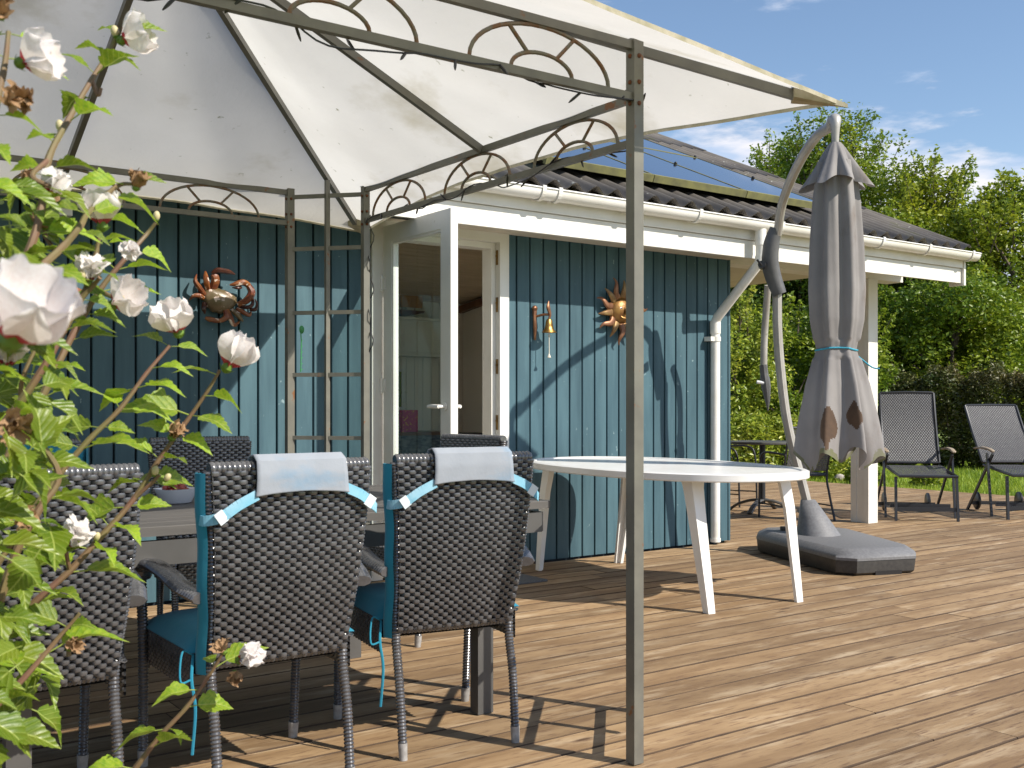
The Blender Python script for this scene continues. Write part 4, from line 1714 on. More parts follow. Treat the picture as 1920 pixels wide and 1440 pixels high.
# joint block
jp = [at(1462, 552, 7.66), at(1450, 520, 7.66), at(1444, 490, 7.64), at(1447, 455, 7.62), at(1455, 428, 7.60)]
q = MB()
q.tube(spline(jp, 4), [.050, .054, .056, .058, .060, .061, .062, .062, .062, .062, .060, .060, .058, .055, .052, .048, .046], 10)
jt = PW('joint', q, MT['joint'], True)
q = MB()
c_ = at(1428, 497, 7.56)
q.tube([c_ + Vector((.03, .02, 0)), c_ - Vector((.035, .03, 0))], [.030, .026], 12)
q.tube([c_ - Vector((.03, .028, .01)), c_ - Vector((.07, .02, -.03))], .008, 6)
mk('crank_knob', q, MT['black'], jt, True)
armp = [at(1458, 440, 7.60), at(1466, 385, 7.48), at(1484, 335, 7.25), at(1508, 288, 6.95), at(1534, 253, 6.65), at(1560, 236, 6.36)]
q = MB()
q.tube(spline(armp, 7), .032, 12)
q.tube([p + Vector((-.018, -.012, -.022)) for p in spline(armp, 7)], .009, 6)
PW('arm', q, MT['arm'], True)
CAN = Vector((5.22, 3.98, 0))
q = MB()
q.tube(spline([armp[-1], CAN + Vector((.02, .02, 2.80)), CAN + Vector((0, 0, 2.765)), CAN + Vector((0, 0, 2.66))], 4), [.037, .040, .042, .042, .040, .038, .034, .032, .030, .026, .024, .022, .022], 12)
PW('arm_head', q, MT['arm'], True)
# hanging crank arm with handle
hp = [at(1440, 535, 7.80), at(1436, 590, 7.86), at(1433, 640, 7.88), at(1432, 690, 7.88)]
q = MB()
q.tube(spline(hp, 5), .026, 10)
ha = PW('hanging_arm', q, MT['arm'], True)
q = MB()
q.tube(spline([at(1431, 684, 7.88), at(1434, 710, 7.88), at(1438, 740, 7.88), at(1440, 770, 7.88)], 4), [.030] * 4 + [.036] * 3 + [.030, .026, .022, .016, .010, .004], 8)
hn = mk('handle_grip', q, MT['joint'], ha, True)
q = MB()
q.tube([at(1419, 716, 7.86), at(1432, 718, 7.86)], .012, 8)
mk('handle_button', q, MT['ceramic'], ha, True)

# folded canopy
NF = 7


def fold(a, z, amp, ph=0.0):
    return amp * (math.cos(NF * a + ph) * .7 + .35 * math.cos(3 * a + 1.7 + z * 1.2) + .25 * math.cos((NF * 2 - 1) * a + 2.0 + z * 2))


def canopy_r(z):
    ks = [(2.538, .100), (2.463, .110), (2.302, .126), (2.04, .140), (1.779, .146), (1.602, .138), (1.487, .120), (1.429, .108), (1.372, .122), (1.225, .155), (1.048, .182), (.912, .198), (.787, .208)]
    for (z1, r1), (z0, r0) in zip(ks[:-1], ks[1:]):
        if z <= z1 and z >= z0:
            t = (z1 - z) / (z1 - z0)
            return r1 + (r0 - r1) * t
    return ks[-1][1] if z < ks[-1][0] else ks[0][1]


def cv(u, v):
    a = 2 * math.pi * u
    z = 2.5369 + (0.7865 - 2.5369) * v
    r0 = canopy_r(z)
    amp = r0 * (.17 + .16 * max(0, (1.45 - z) / .65) ** 1.0) * (1.0 if abs(z - 1.429) > .05 else .55)
    r_ = r0 + fold(a, z, amp)
    hem = (.045 * math.cos(NF * a + .6) + .035 * math.cos(3 * a + .2)) * max(0, (v - .8) / .2) ** 1.5
    return Vector((CAN.x + r_ * math.cos(a), CAN.y + r_ * math.sin(a), z + hem))


q = MB()
NU, NV = 280, 150
q.grid(cv, NU, NV)
for fi in range(len(q.f)):
    i, j = divmod(fi, NV)
    v = (j + .5) / NV
    z = 2.5369 - 1.7504 * v
    a = (i + .5) / NU
    # dark diamond patches above the hem
    for ac, zc, kw in ((.575, .965, 1.25), (.700, 1.02, .9)):
        if abs(a - ac) / (.036 * kw) + abs(z - zc) / (.115 * kw) < 1 + .25 * noise.noise(Vector((a * 30, z * 12, 0))):
            q.m[fi] = 1
    if q.m[fi] == 0 and z < .80 + .075 * noise.noise(Vector((a * 9, 3, z * 3))) + .02 * noise.noise(Vector((a * 60, 3, 1))):
        q.m[fi] = 2
cn = PW('canopy', q, [MT['parasol'], MT['parasol_patch'], MT['moss_hem']], 'all')


def cap_fn(u, v):
    a = 2 * math.pi * u
    r0 = .031 + .136 * v ** .85
    z = 2.6570 - .2456 * v
    r_ = r0 + fold(a, 0, r0 * (.05 + .36 * v), .9)
    return Vector((CAN.x + r_ * math.cos(a), CAN.y + r_ * math.sin(a), z + .022 * v * math.cos(NF * a + .9 + 3.1) + .012 * v * math.cos(3 * a)))


q = MB()
q.grid(cap_fn, 120, 18)
PW('vent_flap', q, MT['parasol'], 'all')
q = MB()
q.tube([CAN + Vector((0, 0, 2.45)), CAN + Vector((0, 0, 1.0))], .022, 8)
PW('mast', q, MT['arm'], True)
q = MB()
RP = []
for k in range(49):
    a = 2 * math.pi * k / 48
    p = cv(k / 48, (2.5369 - 1.429) / 1.7504)
    RP.append(Vector((CAN.x + (p.x - CAN.x) * 1.05, CAN.y + (p.y - CAN.y) * 1.05, 1.428 + .006 * math.sin(a * 2))))
q.tube(RP, .0055, 6)
e0 = cv(.93, (2.5369 - 1.415) / 1.7504)
q.tube(spline([e0, e0 + Vector((.03, -.03, -.03)), e0 + Vector((.10, -.07, -.09)), e0 + Vector((.135, -.10, -.10))], 4), .005, 6)
PW('tie_cord', q, MT['rope'], True)

# ================================================================== LOUNGERS
def make_lounger(name, label, loc, rz, rec):
    """local: sitter faces +y, feet at y 0 (front) and -1"""
    t = thing(name, label, 'lounger', loc, rz, 'folding sun loungers on the deck')
    W = .56
    fy0, fz0 = .10, .42      # front edge of seat
    ry, rz_ = -.60, .51
    q = MB()
    ps = [Vector((0, fy0, fz0 - .005)), Vector((0, -.1, .425)), Vector((0, ry, rz_))]

    def seatp(u, v):
        y_ = fy0 + (ry - fy0) * v
        return Vector(((.5 - u) * (W - .04), y_, .415 + .085 * v + .012 * math.cos(v * 9)))
    weave(q, seatp, 30, 20, .002, .0175, .0022, 4)
    mk('seat_weave', q, MT['lounge_weave'], t, True, kind='stuff')
    q = MB()
    bl = .74
    bd = Vector((0, -math.sin(rec), math.cos(rec)))
    b0 = Vector((0, ry - .02, rz_ + .01))

    def backp(u, v):
        return b0 + bd * (bl * v) + Vector(((.5 - u) * (W - .03), -.02 * math.sin(math.pi * v), 0))
    weave(q, backp, 44, 21, .002, .0172, .0022, 4)
    mk('back_weave', q, MT['lounge_weave'], t, True, kind='stuff')
    q = MB()
    fr = [backp(0, 0), backp(0, .5), backp(0, 1), backp(.02, 1.012), backp(.5, 1.02), backp(.98, 1.012), backp(1, 1), backp(1, .5), backp(1, 0)]
    q.tube(fr, .013, 8)
    q.tube([backp(0, 0), backp(1, 0)], .012, 8)
    mk('back_frame', q, MT['lounge_frame'], t, True)
    q = MB()
    fr = [seatp(0, 1), seatp(0, .5), seatp(0, 0), seatp(1, 0), seatp(1, .5), seatp(1, 1)]
    q.tube(fr, .014, 8)
    mk('seat_frame', q, MT['lounge_frame'], t, True)
    for s in (-1, 1):
        x_ = s * W / 2
        q = MB()
        q.beam((x_ * .98, .0, .415), (x_, .04, .0), .022, .03)
        mk('leg', q, MT['lounge_frame'], t)
        q = MB()
        q.beam((x_ + s * .022, -.26, .62), (x_ + s * .022, -.93, .0), .018, .03)
        mk('leg', q, MT['lounge_frame'], t)
        q = MB()
        q.beam((x_ + s * .042, -.36, .62), (x_ + s * .042, -.24, .0), .018, .03)
        mk('leg', q, MT['lounge_frame'], t)
        q = MB()
        P_ = spline([(x_ + s * .03, -.70, .655), (x_ + s * .035, -.5, .668), (x_ + s * .035, -.33, .66), (x_ + s * .03, -.23, .64)], 4)
        q.tube(P_, [.018] * 4 + [.026] * 5 + [.024] * 3 + [.012], 8, flat=.55, up0=(0, 0, 1))
        mk('armrest', q, MT['arm_wood'], t, True)
    for (yy, zz) in ((.025, .11), (-.86, .08), (-.25, .12)):
        q = MB()
        q.beam((-W / 2, yy, zz), (W / 2, yy, zz), .02, .035)
        mk('crossbar', q, MT['lounge_frame'], t)
    for s in (-1, 1):
        q = MB()
        q.lathe([(.001, -.014), (.085, -.014), (.095, -.008), (.095, .008), (.085, .014), (.001, .014)], 18, (s * .215, -.90, .10), 0, Matrix.Rotation(R(90), 3, 'Y'))
        mk('wheel', q, MT['black'], t, True)
    return t


lrz = math.atan2(-.71, -.70) - math.pi / 2
make_lounger('sun_lounger', 'upright grey woven sun lounger beside the white porch post', (9.03, 5.85, 0), lrz, R(20))
make_lounger('sun_lounger', 'reclined grey woven sun lounger cut off by the right edge', (9.99, 5.30, 0), lrz + R(6), R(40))

# ================================================================== BISTRO SET
bt = thing('bistro_table', 'round grey bistro table behind the parasol pole', 'table', (8.42, 7.32, 0))
q = MB()
q.lathe([(.001, .725), (.345, .725), (.35, .72), (.35, .705), (.34, .70), (.001, .70)], 36)
mk('tabletop', q, MT['alu'], bt, True)
q = MB()
q.tube([(0, 0, .08), (0, 0, .70)], .03, 12)
mk('pedestal', q, MT['lounge_frame'], bt, True)
for k in range(4):
    q = MB()
    a = R(20 + 90 * k)
    d_ = Vector((math.cos(a), math.sin(a), 0))
    q.tube(spline([Vector((0, 0, .12)), d_ * .12 + Vector((0, 0, .115)), d_ * .26 + Vector((0, 0, .07)), d_ * .35 + Vector((0, 0, .012))], 4), .030, 8, flat=.5, up0=(0, 0, 1))
    mk('foot', q, MT['alu'], bt, True)


def garden_chair(label, loc, rz):
    t = thing('garden_chair', label, 'chair', loc, rz, 'metal garden chairs at the bistro table')
    q = MB()
    weave(q, lambda u, v: Vector((.22 - .44 * u, -.19 + .40 * v, .435)), 22, 14, .002, .018, .0022, 4)
    mk('seat_weave', q, MT['lounge_weave'], t, True, kind='stuff')
    q = MB()
    weave(q, lambda u, v: Vector((.22 - .44 * u, -.21 - .10 * v, .47 + .40 * v)), 22, 14, .002, .018, .0022, 4)
    mk('back_weave', q, MT['lounge_weave'], t, True, kind='stuff')
    for s in (-1, 1):
        q = MB()
        q.tube(spline([(s * .235, -.33, 0), (s * .235, -.24, .25), (s * .235, -.20, .45), (s * .235, -.30, .86), (s * .19, -.312, .885), (0, -.315, .89)], 5), .011, 8)
        mk('back_tube', q, MT['lounge_frame'], t, True)
        q = MB()
        q.tube(spline([(s * .25, .22, 0), (s * .25, .21, .35), (s * .252, .19, .56), (s * .255, .12, .635), (s * .255, -.05, .64), (s * .245, -.25, .625)], 5), .011, 8)
        mk('arm_tube', q, MT['lounge_frame'], t, True)
        q = MB()
        q.tube([(s * .235, -.20, .435), (s * .235, .21, .435)], .010, 8)
        mk('rail', q, MT['lounge_frame'], t, True)
        q = MB()
        q.tube([(s * .24, -.28, .14), (s * .25, .22, .14)], .008, 6)
        mk('rail', q, MT['lounge_frame'], t, True)
    q = MB()
    q.tube([(-.24, .21, .44), (.24, .21, .44)], .010, 8)
    q.tube([(-.24, -.205, .43), (.24, -.205, .43)], .010, 8)
    mk('crossbar', q, MT['lounge_frame'], t, True)
    return t


garden_chair('dark metal garden chair with its back to the parasol base', (8.18, 6.72, 0), R(-18))
garden_chair('dark metal garden chair half hidden by the corner of the house', (8.72, 8.05, 0), R(-160))

# ================================================================== SMALL THINGS ON THE WALL AND DECK
q = MB()
q.bevbox(3.28, 4.01, 5.21, 5.66, .002, .014, .004)
solo('door_mat', q, MT['mat'], 'grey coarse door mat on the deck at the open door', 'door mat')

# crab
crab = thing('crab_ornament', 'large painted metal crab hung on the blue wall', 'wall ornament', (2.145, WY - .03, 1.70))
q = MB()
pts_ = []


def shell(u, v):
    a = 2 * math.pi * u
    rx, rz2 = .105, .068
    k = v
    jag = 1 + .05 * math.cos(a * 14) * (1 if v > .9 else 0)
    x_ = rx * k * math.cos(a) * jag
    z_ = rz2 * k * math.sin(a) * jag + .01 * math.cos(a * 2)
    return (x_ * .97 + z_ * .25, -.05 * math.sqrt(max(0, 1 - k * k)) - .004, z_ - x_ * .22)


q.grid(shell, 40, 8)
mk('shell', q, MT['crab_shell'], crab, 'all')


def limb(name, P_, rr, mat):
    q = MB()
    q.tube(spline([(p[0], -.02 - p[2], p[1]) for p in P_], 4), rr, 8, flat=.8)
    mk(name, q, mat, crab, True)


def rl(*ks):
    n = (len(ks) - 1) * 4 + 1
    out = []
    for i in range(n):
        k = i / 4
        j = min(int(k), len(ks) - 2)
        out.append(ks[j] + (ks[j + 1] - ks[j]) * (k - j))
    return out


limb('claw', [(.105, -.03, 0), (.15, .0, .02), (.175, .045, .03), (.155, .085, .03)], rl(.020, .026, .028, .020), MT['crab_leg'])
limb('claw', [(.155, .085, .03), (.12, .098, .04), (.075, .085, .04), (.045, .080, .03)], rl(.020, .024, .018, .005), MT['crab_leg'])
limb('claw', [(.11, .07, .03), (.085, .064, .04), (.06, .066, .03)], rl(.012, .010, .003), MT['crab_dark'])
limb('claw', [(-.04, .06, 0), (-.035, .095, .02), (-.04, .12, .03), (-.055, .135, .03)], rl(.024, .027, .024, .016), MT['crab_leg'])
limb('claw', [(-.055, .135, .03), (-.03, .155, .04), (.03, .152, .04), (.075, .142, .03)], rl(.016, .022, .020, .005), MT['crab_dark'])
limb('leg', [(-.07, .05, 0), (-.085, .085, .02), (-.09, .12, .02), (-.085, .15, .0)], rl(.015, .018, .014, .005), MT['crab_leg'])
limb('leg', [(-.09, .02, 0), (-.13, .06, .02), (-.15, .09, .02), (-.135, .13, .0)], rl(.014, .017, .014, .004), MT['crab_leg'])
limb('leg', [(-.10, .0, 0), (-.13, .01, .02), (-.16, .005, .02), (-.175, -.015, .0)], rl(.016, .018, .014, .005), MT['crab_leg'])
limb('leg', [(-.09, -.03, 0), (-.10, -.06, .02), (-.095, -.09, .02)], rl(.015, .014, .005), MT['crab_dark'])
limb('leg', [(.03, -.06, 0), (.03, -.10, .02), (-.01, -.125, .02), (-.065, -.118, .01), (-.085, -.11, 0)], rl(.018, .018, .012, .015, .008), MT['crab_leg'])
limb('leg', [(.04, -.06, 0), (.055, -.11, .02), (.075, -.145, .02), (.11, -.125, .01)], rl(.018, .018, .014, .005), MT['crab_leg'])
limb('leg', [(.07, -.06, 0), (.095, -.085, .02), (.115, -.11, .02), (.13, -.12, .01)], rl(.017, .02, .014, .006), MT['crab_shell'])
limb('leg', [(.10, -.05, 0), (.13, -.07, .02), (.165, -.085, .02), (.18, -.06, .01)], rl(.014, .017, .013, .004), MT['crab_leg'])
limb('leg', [(.11, -.035, 0), (.155, -.04, .02), (.185, -.02, .02), (.185, .02, .01), (.172, .035, .0)], rl(.013, .015, .014, .010, .003), MT['crab_dark'])
limb('leg', [(.17, -.05, .01), (.20, -.05, .02), (.215, -.02, .01), (.208, .012, .0)], rl(.012, .016, .010, .003), MT['crab_dark'])

# second small ornament left of the crab (fish tail seen between the leaves)
fish = thing('fish_ornament', 'brown wooden fish ornament on the wall between hibiscus leaves', 'wall ornament', (1.30, WY - .02, 1.70))
q = MB()
q.tube(spline([(-.25, 0, .05), (-.16, -.01, .03), (-.04, -.012, .01), (.06, -.008, 0), (.12, 0, 0)], 4), rl(.010, .028, .034, .026, .004), 8, flat=.5, up0=(0, 1, 0))
mk('body', q, MT['crab_leg'], fish, True)
q = MB()
q.add([(-.24, 0, .05), (-.31, -.01, .10), (-.29, -.01, .05), (-.31, -.01, .005)], [(0, 1, 2, 3)])
q.add([(-.24, .004, .05), (-.31, -.006, .10), (-.29, -.006, .05), (-.31, -.006, .005)], [(3, 2, 1, 0)])
mk('tail', q, MT['crab_dark'], fish)

# sun face
sf = thing('sun_ornament', 'copper sun face with wavy rays behind the near gazebo post', 'wall ornament', (5.185, WY - .025, 1.79))
q = MB()
q.lathe([(.088, 0), (.088, -.010), (.080, -.016), (.072, -.012), (.066, -.020), (.045, -.036), (.02, -.043), (.001, -.044)], 32, (0, 0, 0), 0, Matrix.Rotation(R(-90), 3, 'X'))
for v_ in range(len(q.v)):
    pass
q.v = [(p[0], -abs(p[1]), p[2]) for p in q.v]
fc = mk('face', q, MT['sunface'], sf, True)
q = MB()
q.tube([(0, -.04, .02), (0, -.058, -.012), (0, -.045, -.018)], [.006, .010, .006], 8)
q.tube(spline([(-.026, -.036, -.034), (-.012, -.042, -.042), (.012, -.042, -.042), (.026, -.036, -.034)], 4), .0045, 6)
mk('nose_and_mouth', q, MT['sunface'], fc, True)
for s in (-1, 1):
    q = MB()
    q.sphere((s * .026, -.038, .014), .008, 8, 6, sc=(1.3, .6, .8))
    mk('eye', q, MT['ceramic'], fc, True)
    q = MB()
    q.sphere((s * .026, -.0435, .014), .0035, 6, 5)
    mk('pupil', q, MT['black'], fc, True)
for k in range(14):
    a = 2 * math.pi * (k + .3) / 14
    ln = (.115 if k % 2 == 0 else .095)
    d_ = Vector((math.cos(a), 0, math.sin(a)))
    n_ = Vector((-math.sin(a), 0, math.cos(a)))
    P_ = []
    for i in range(9):
        f = i / 8
        w_ = 0 if k % 2 else .012 * math.sin(f * 6.0)
        P_.append(d_ * (.080 + ln * f) + n_ * w_ + Vector((0, -.010 - .012 * math.sin(f * 3), 0)))
    q = MB()
    q.tube(P_, [.018 * (1 - (i / 8) ** 1.6) + .003 for i in range(9)], 8, flat=.7, up0=(0, 1, 0))
    mk('ray', q, MT['copper'] if k % 2 == 0 else MT['copper2'], sf, True)

sf.scale = (1.3, 1.2, 1.3)
# ship's bell
bell = thing('wall_bell', 'small brass bell with a cord on a copper wall bracket', 'bell', (4.47, WY - .09, 1.60))
q = MB()
q.lathe([(.001, .078), (.010, .076), (.018, .066), (.022, .04), (.027, .02), (.040, .004), (.0425, 0), (.038, .002), (.02, .03), (.001, .06)], 20)
mk('bell_body', q, MT['brass'], bell, True)
q = MB()
q.tube([(0, 0, .05), (0, 0, -.012), (0, 0, -.022)], [.002, .003, .009], 8)
q.tube([(0, 0, -.02), (.001, 0, -.12)], .0024, 5)
q.lathe([(.002, -.115), (.011, -.138), (.004, -.14)], 8)
mk('clapper_cord', q, MT['cord'], bell, True)
q = MB()
q.tube(spline([(0, 0, .078), (.006, 0, .10), (-.004, .004, .14), (.003, .01, .175)], 4), rl(.006, .008, .012, .003), 8)
q.tube(spline([(0, .005, .10), (-.02, .03, .10), (-.045, .075, .09)], 4), .007, 8)
q.tube(spline([(-.050, .075, .13), (-.055, .07, .085), (-.05, .072, .03), (-.048, .078, -.04)], 4), rl(.014, .009, .011, .007), 8)
q.sphere((-.052, .072, .135), .017, 8, 6)
mk('bracket', q, MT['copper'], bell, True)

bell.scale = (1.35, 1.0, 1.25)
# green plant peg on the trellis
gp = thing('trellis_clip', 'slim green plastic plant clip hung on the gazebo trellis', 'plant clip', (2.30, 5.085, 1.43))
q = MB()
q.tube([(0, 0, -.16), (.004, 0, 0), (0, 0, .05)], .003, 5)
q.sphere((.006, 0, .06), .018, 8, 6, sc=(.8, .4, 1.2))
for k in range(6):
    q.beam((0, 0, -.15 + k * .03), (.012, 0, -.145 + k * .03), .003)
mk('clip_body', q, MT['green_plastic'], gp, True)

# hose reel wheel peeking round the corner
hr = thing('hose_reel', 'black hose reel on the deck behind the house corner', 'hose reel', (6.62, 6.5, 0))
q = MB()
for k in range(5):
    q.lathe([(.12, -.014), (.135, -.012), (.135, .012), (.12, .014)], 20, (0, -.1 + k * .03, .15), 0, Matrix.Rotation(R(90), 3, 'X'))
mk('hose_coil', q, MT['black'], hr, True)
q = MB()
for yy in (-.13, .05):
    q.lathe([(.001, -.006), (.15, -.006), (.15, .006), (.001, .006)], 20, (0, yy, .15), 0, Matrix.Rotation(R(90), 3, 'X'))
mk('side_disc', q, MT['joint'], hr, True)

# ================================================================== VEGETATION BEHIND
def leaf_cloud(name, C, Nn, size, mat, parent, seed, up=.35, aspect=.5, kind='stuff'):
    """C: (n,3) leaf centres, one folded 4-point leaf each"""
    rg = np.random.default_rng(seed)
    n = len(C)
    d = rg.normal(size=(n, 3))
    d[:, 2] = d[:, 2] * .5 - .25
    d /= np.linalg.norm(d, axis=1, keepdims=True)
    w = rg.normal(size=(n, 3)) + Nn * 1.0
    w[:, 2] += up
    s = np.cross(d, w)
    s /= np.linalg.norm(s, axis=1, keepdims=True) + 1e-9
    nn = np.cross(s, d)
    L_ = size * rg.uniform(.6, 1.25, size=(n, 1))
    a = C - d * L_ * .5
    c = C + d * L_ * .5 - nn * L_ * .10
    b = C + s * L_ * aspect * .5 + nn * L_ * .06
    e = C - s * L_ * aspect * .5 + nn * L_ * .06
    V = np.stack([a, b, c, e], axis=1).reshape(-1, 3).astype(np.float32)
    me = bpy.data.meshes.new(name)
    me.vertices.add(n * 4)
    me.vertices.foreach_set('co', V.ravel())
    me.loops.add(n * 6)
    base = (np.arange(n) * 4)[:, None]
    idx = (base + np.array([[0, 1, 2, 0, 2, 3]])).ravel().astype(np.int32)
    me.loops.foreach_set('vertex_index', idx)
    me.polygons.add(n * 2)
    me.polygons.foreach_set('loop_start', (np.arange(n * 2) * 3).astype(np.int32))
    me.materials.append(mat)
    me.update(calc_edges=True)
    o = link(bpy.data.objects.new(name, me))
    if parent is not None:
        o.parent = parent
    if kind:
        o['kind'] = kind
    return o


def clumps(rg, n_clump, rx, ry, rz_, cz, n_leaf, cr=(.35, .75), bottom=-.9):
    cs = []
    while len(cs) < n_clump:
        p = rg.normal(size=3)
        p /= np.linalg.norm(p)
        if p[2] < bottom:
            continue
        rr = rg.uniform(.55, 1.0) ** .6
        cs.append((p * np.array([rx, ry, rz_]) * rr * rg.uniform(.85, 1.08) + np.array([0, 0, cz])))
    cs = np.array(cs)
    rad = rg.uniform(cr[0], cr[1], size=n_clump)
    wgt = rad ** 2
    k = rg.choice(n_clump, size=n_leaf, p=wgt / wgt.sum())
    q_ = rg.normal(size=(n_leaf, 3))
    q_ /= np.linalg.norm(q_, axis=1, keepdims=True)
    rr = rg.uniform(.25, 1, size=(n_leaf, 1)) ** .45
    stretch = np.array([1, 1, .8])
    C = cs[k] + q_ * rr * rad[k][:, None] * stretch * rg.uniform(.8, 1.25, size=(n_leaf, 1))
    return cs, rad, C, q_


def tree(label, x, y, h, rx, nleaf, size, mat, seed, cz=.58, hz=.45, n_clump=60, sprigs=14, group='trees beyond the lawn', name='tree', bottom=-.95, cat='tree', cr=None, trunk=.13):
    rg = np.random.default_rng(seed)
    t = thing(name, label, cat, (x, y, -.10), 0, group)
    cs, rad, C, Q = clumps(rg, n_clump, rx, rx * .85, h * hz, h * cz, nleaf, cr or (.09 * h, .15 * h), bottom)
    ok = (C[:, 2] > .05)
    C, Q = C[ok], Q[ok]
    # sprigs that break the outline
    ex, qx = [], []
    stems = MB()
    for k in range(sprigs):
        a = rg.uniform(0, 6.28)
        f = rg.uniform(.0, .8)
        b0 = np.array([math.cos(a) * rx * f, math.sin(a) * rx * .85 * f, h * cz + h * hz * math.sqrt(1 - f * f) * .85])
        dr = np.array([math.cos(a) * f * .8 + rg.normal() * .25, math.sin(a) * f * .8 + rg.normal() * .25, 1.0])
        dr /= np.linalg.norm(dr)
        ln = h * rg.uniform(.10, .19)
        m = 95
        s = rg.uniform(0, 1, size=(m, 1))
        off = rg.normal(size=(m, 3)) * h * .019 * (1.2 - s * .7)
        ex.append(b0 + dr * s * ln + off)
        qx.append(rg.normal(size=(m, 3)))
        stems.tube([b0 - dr * ln * .5, b0 + dr * ln * .9], [.018, .006], 5, False)
    if ex:
        C = np.vstack([C] + ex)
        Q = np.vstack([Q] + qx)
    leaf_cloud('crown', C, Q, size, mat, t, seed + 1)
    q = MB()
    P_ = [Vector((0, 0, -.1)), Vector((.05, .03, h * .25)), Vector((-.04, .05, h * .5)), Vector((.02, 0, h * .85))]
    q.tube(spline(P_, 4), [trunk * (1 - .075 * i) for i in range(13)], 8)
    mk('trunk', q, MT['bark'], t, True)
    for k in range(min(12, n_clump)):
        c_ = Vector(cs[k])
        b0 = Vector((0, 0, max(.3, min(h * .8, c_.z * rg.uniform(.5, .75)))))
        q = MB()
        q.tube(spline([b0, b0.lerp(c_, .5) + Vector((0, 0, .05 * h * rg.uniform(-1, 1))), c_], 4), [trunk * .42 * (1 - .09 * i) for i in range(9)], 6)
        mk('branch', q, MT['bark'], t, True)
    if sprigs:
        mk('twigs', stems, MT['bark'], t)
    return t


def gpos(px, t):
    s = (px - 960) / 1980.0
    return ((SN * s + CS) * t, (-CS * s + SN) * t)


def ztop(py, t):
    return EYE + (759 - py) / 1980.0 * t + .1


TG = 'trees beyond the lawn'
for (lab, px, t_, top, rx, nl, sz, mt, sd, kw) in (
    ('tall loose leafy tree rising behind the closed parasol', 1560, 27, 205, 1.75, 30000, .125, 'tree1', 11, dict(cz=.60, hz=.37, n_clump=70, sprigs=44, cr=(.40, .85))),
    ('tree top showing just above the roof left of the parasol arm', 1455, 29, 262, 1.0, 8000, .125, 'tree1', 12, dict(cz=.72, hz=.24, n_clump=30, sprigs=26, cr=(.35, .7))),
    ('yellow-green bushy tree right of the parasol', 1740, 25, 312, 1.75, 32000, .125, 'tree2', 13, dict(n_clump=70, sprigs=34, cr=(.40, .80))),
    ('bright green tree at the right edge of the photo', 1900, 23, 352, 1.6, 28000, .12, 'tree2', 14, dict(n_clump=60, sprigs=26, cr=(.40, .78))),
    ('dense green tree below the right roof corner', 1655, 23.5, 400, 1.6, 28000, .12, 'tree1', 15, dict(n_clump=60, sprigs=16, cr=(.40, .80))),
    ('dark leafy tree under the porch roof beside the blue wall', 1400, 23, 450, 1.7, 30000, .115, 'tree3', 16, dict(n_clump=60, sprigs=10, cr=(.40, .80))),
    ('dark leafy tree seen between parasol arm and canopy', 1500, 22, 420, 1.5, 24000, .115, 'tree3', 17, dict(n_clump=60, sprigs=10, cr=(.40, .80))),
    ('green tree just outside the right edge', 2060, 24, 360, 1.9, 18000, .13, 'tree1', 18, dict(n_clump=50, sprigs=14, cr=(.40, .85))),
    ('deep green tree low behind the upright lounger', 1790, 21.5, 500, 1.5, 24000, .11, 'tree1', 19, dict(n_clump=60, sprigs=10, cr=(.35, .7))),
):
    gx, gy = gpos(px, t_)
    tree(lab, gx, gy, ztop(top, t_) * .93, rx, nl, sz, MT[mt], sd, **kw)
# shrub with yellowing leaves near the wall corner
for (lab, px, t_, top, rx, nl, sz, mt, sd) in (
    ('yellowing shrub by the blue wall corner behind the bistro table', 1385, 18.5, 560, .75, 11000, .085, 'laurel', 31),
    ('mid green shrub behind the parasol pole', 1470, 19, 575, .85, 12000, .09, 'tree1', 32),
    ('green shrub between the parasol and the white post', 1580, 19.5, 560, .9, 12000, .09, 'tree1', 33),
):
    gx, gy = gpos(px, t_)
    tree(lab, gx, gy, ztop(top, t_), rx, nl, sz, MT[mt], sd, cz=.52, hz=.46, n_clump=34, sprigs=6, group='shrubs behind the bistro table', name='shrub', cat='shrub', cr=(.22, .42), trunk=.05)

# clipped hedge behind the loungers: one mass
rg = np.random.default_rng(5)
hx0, hy0 = gpos(1560, 20.8)
hx1, hy1 = gpos(2150, 18.2)
hedge = thing('hedge', 'long brownish green hedge behind the sun loungers', 'hedge', (hx0, hy0, -.1))
n = 52000
u = rg.uniform(0, 1, n)
ang = rg.uniform(0, 2 * math.pi, n)
rad = rg.uniform(.45, 1.0, n) ** .5
wob = 1 + .12 * np.sin(u * 37) + .08 * np.sin(u * 91 + 1)
cxx = hx0 + (hx1 - hx0) * u
cyy = hy0 + (hy1 - hy0) * u
dx_, dy_ = (hx1 - hx0), (hy1 - hy0)
ll = math.hypot(dx_, dy_)
nx_, ny_ = -dy_ / ll, dx_ / ll
off = np.clip(np.cos(ang) * 1.3, -1, 1) * rad * .55 * wob
zz = .92 + np.clip(np.sin(ang) * 1.25, -1, 1) * rad * .88 * wob + rg.normal(size=n) * .05
C = np.stack([cxx + nx_ * off - hx0, cyy + ny_ * off - hy0, zz], axis=1)
Q = np.stack([nx_ * np.cos(ang), ny_ * np.cos(ang), np.sin(ang)], axis=1)
leaf_cloud('foliage', C, Q, .075, MT['hedge'], hedge, 6)
for k in range(26):
    q = MB()
    uu = (k + rg.uniform(.2, .8)) / 26
    bx_, by_ = (hx1 - hx0) * uu, (hy1 - hy0) * uu
    q.tube([(bx_, by_, 0), (bx_ + rg.normal() * .1, by_ + rg.normal() * .1, 1.2)], [.03, .012], 5)
    mk('stem', q, MT['bark'], hedge)


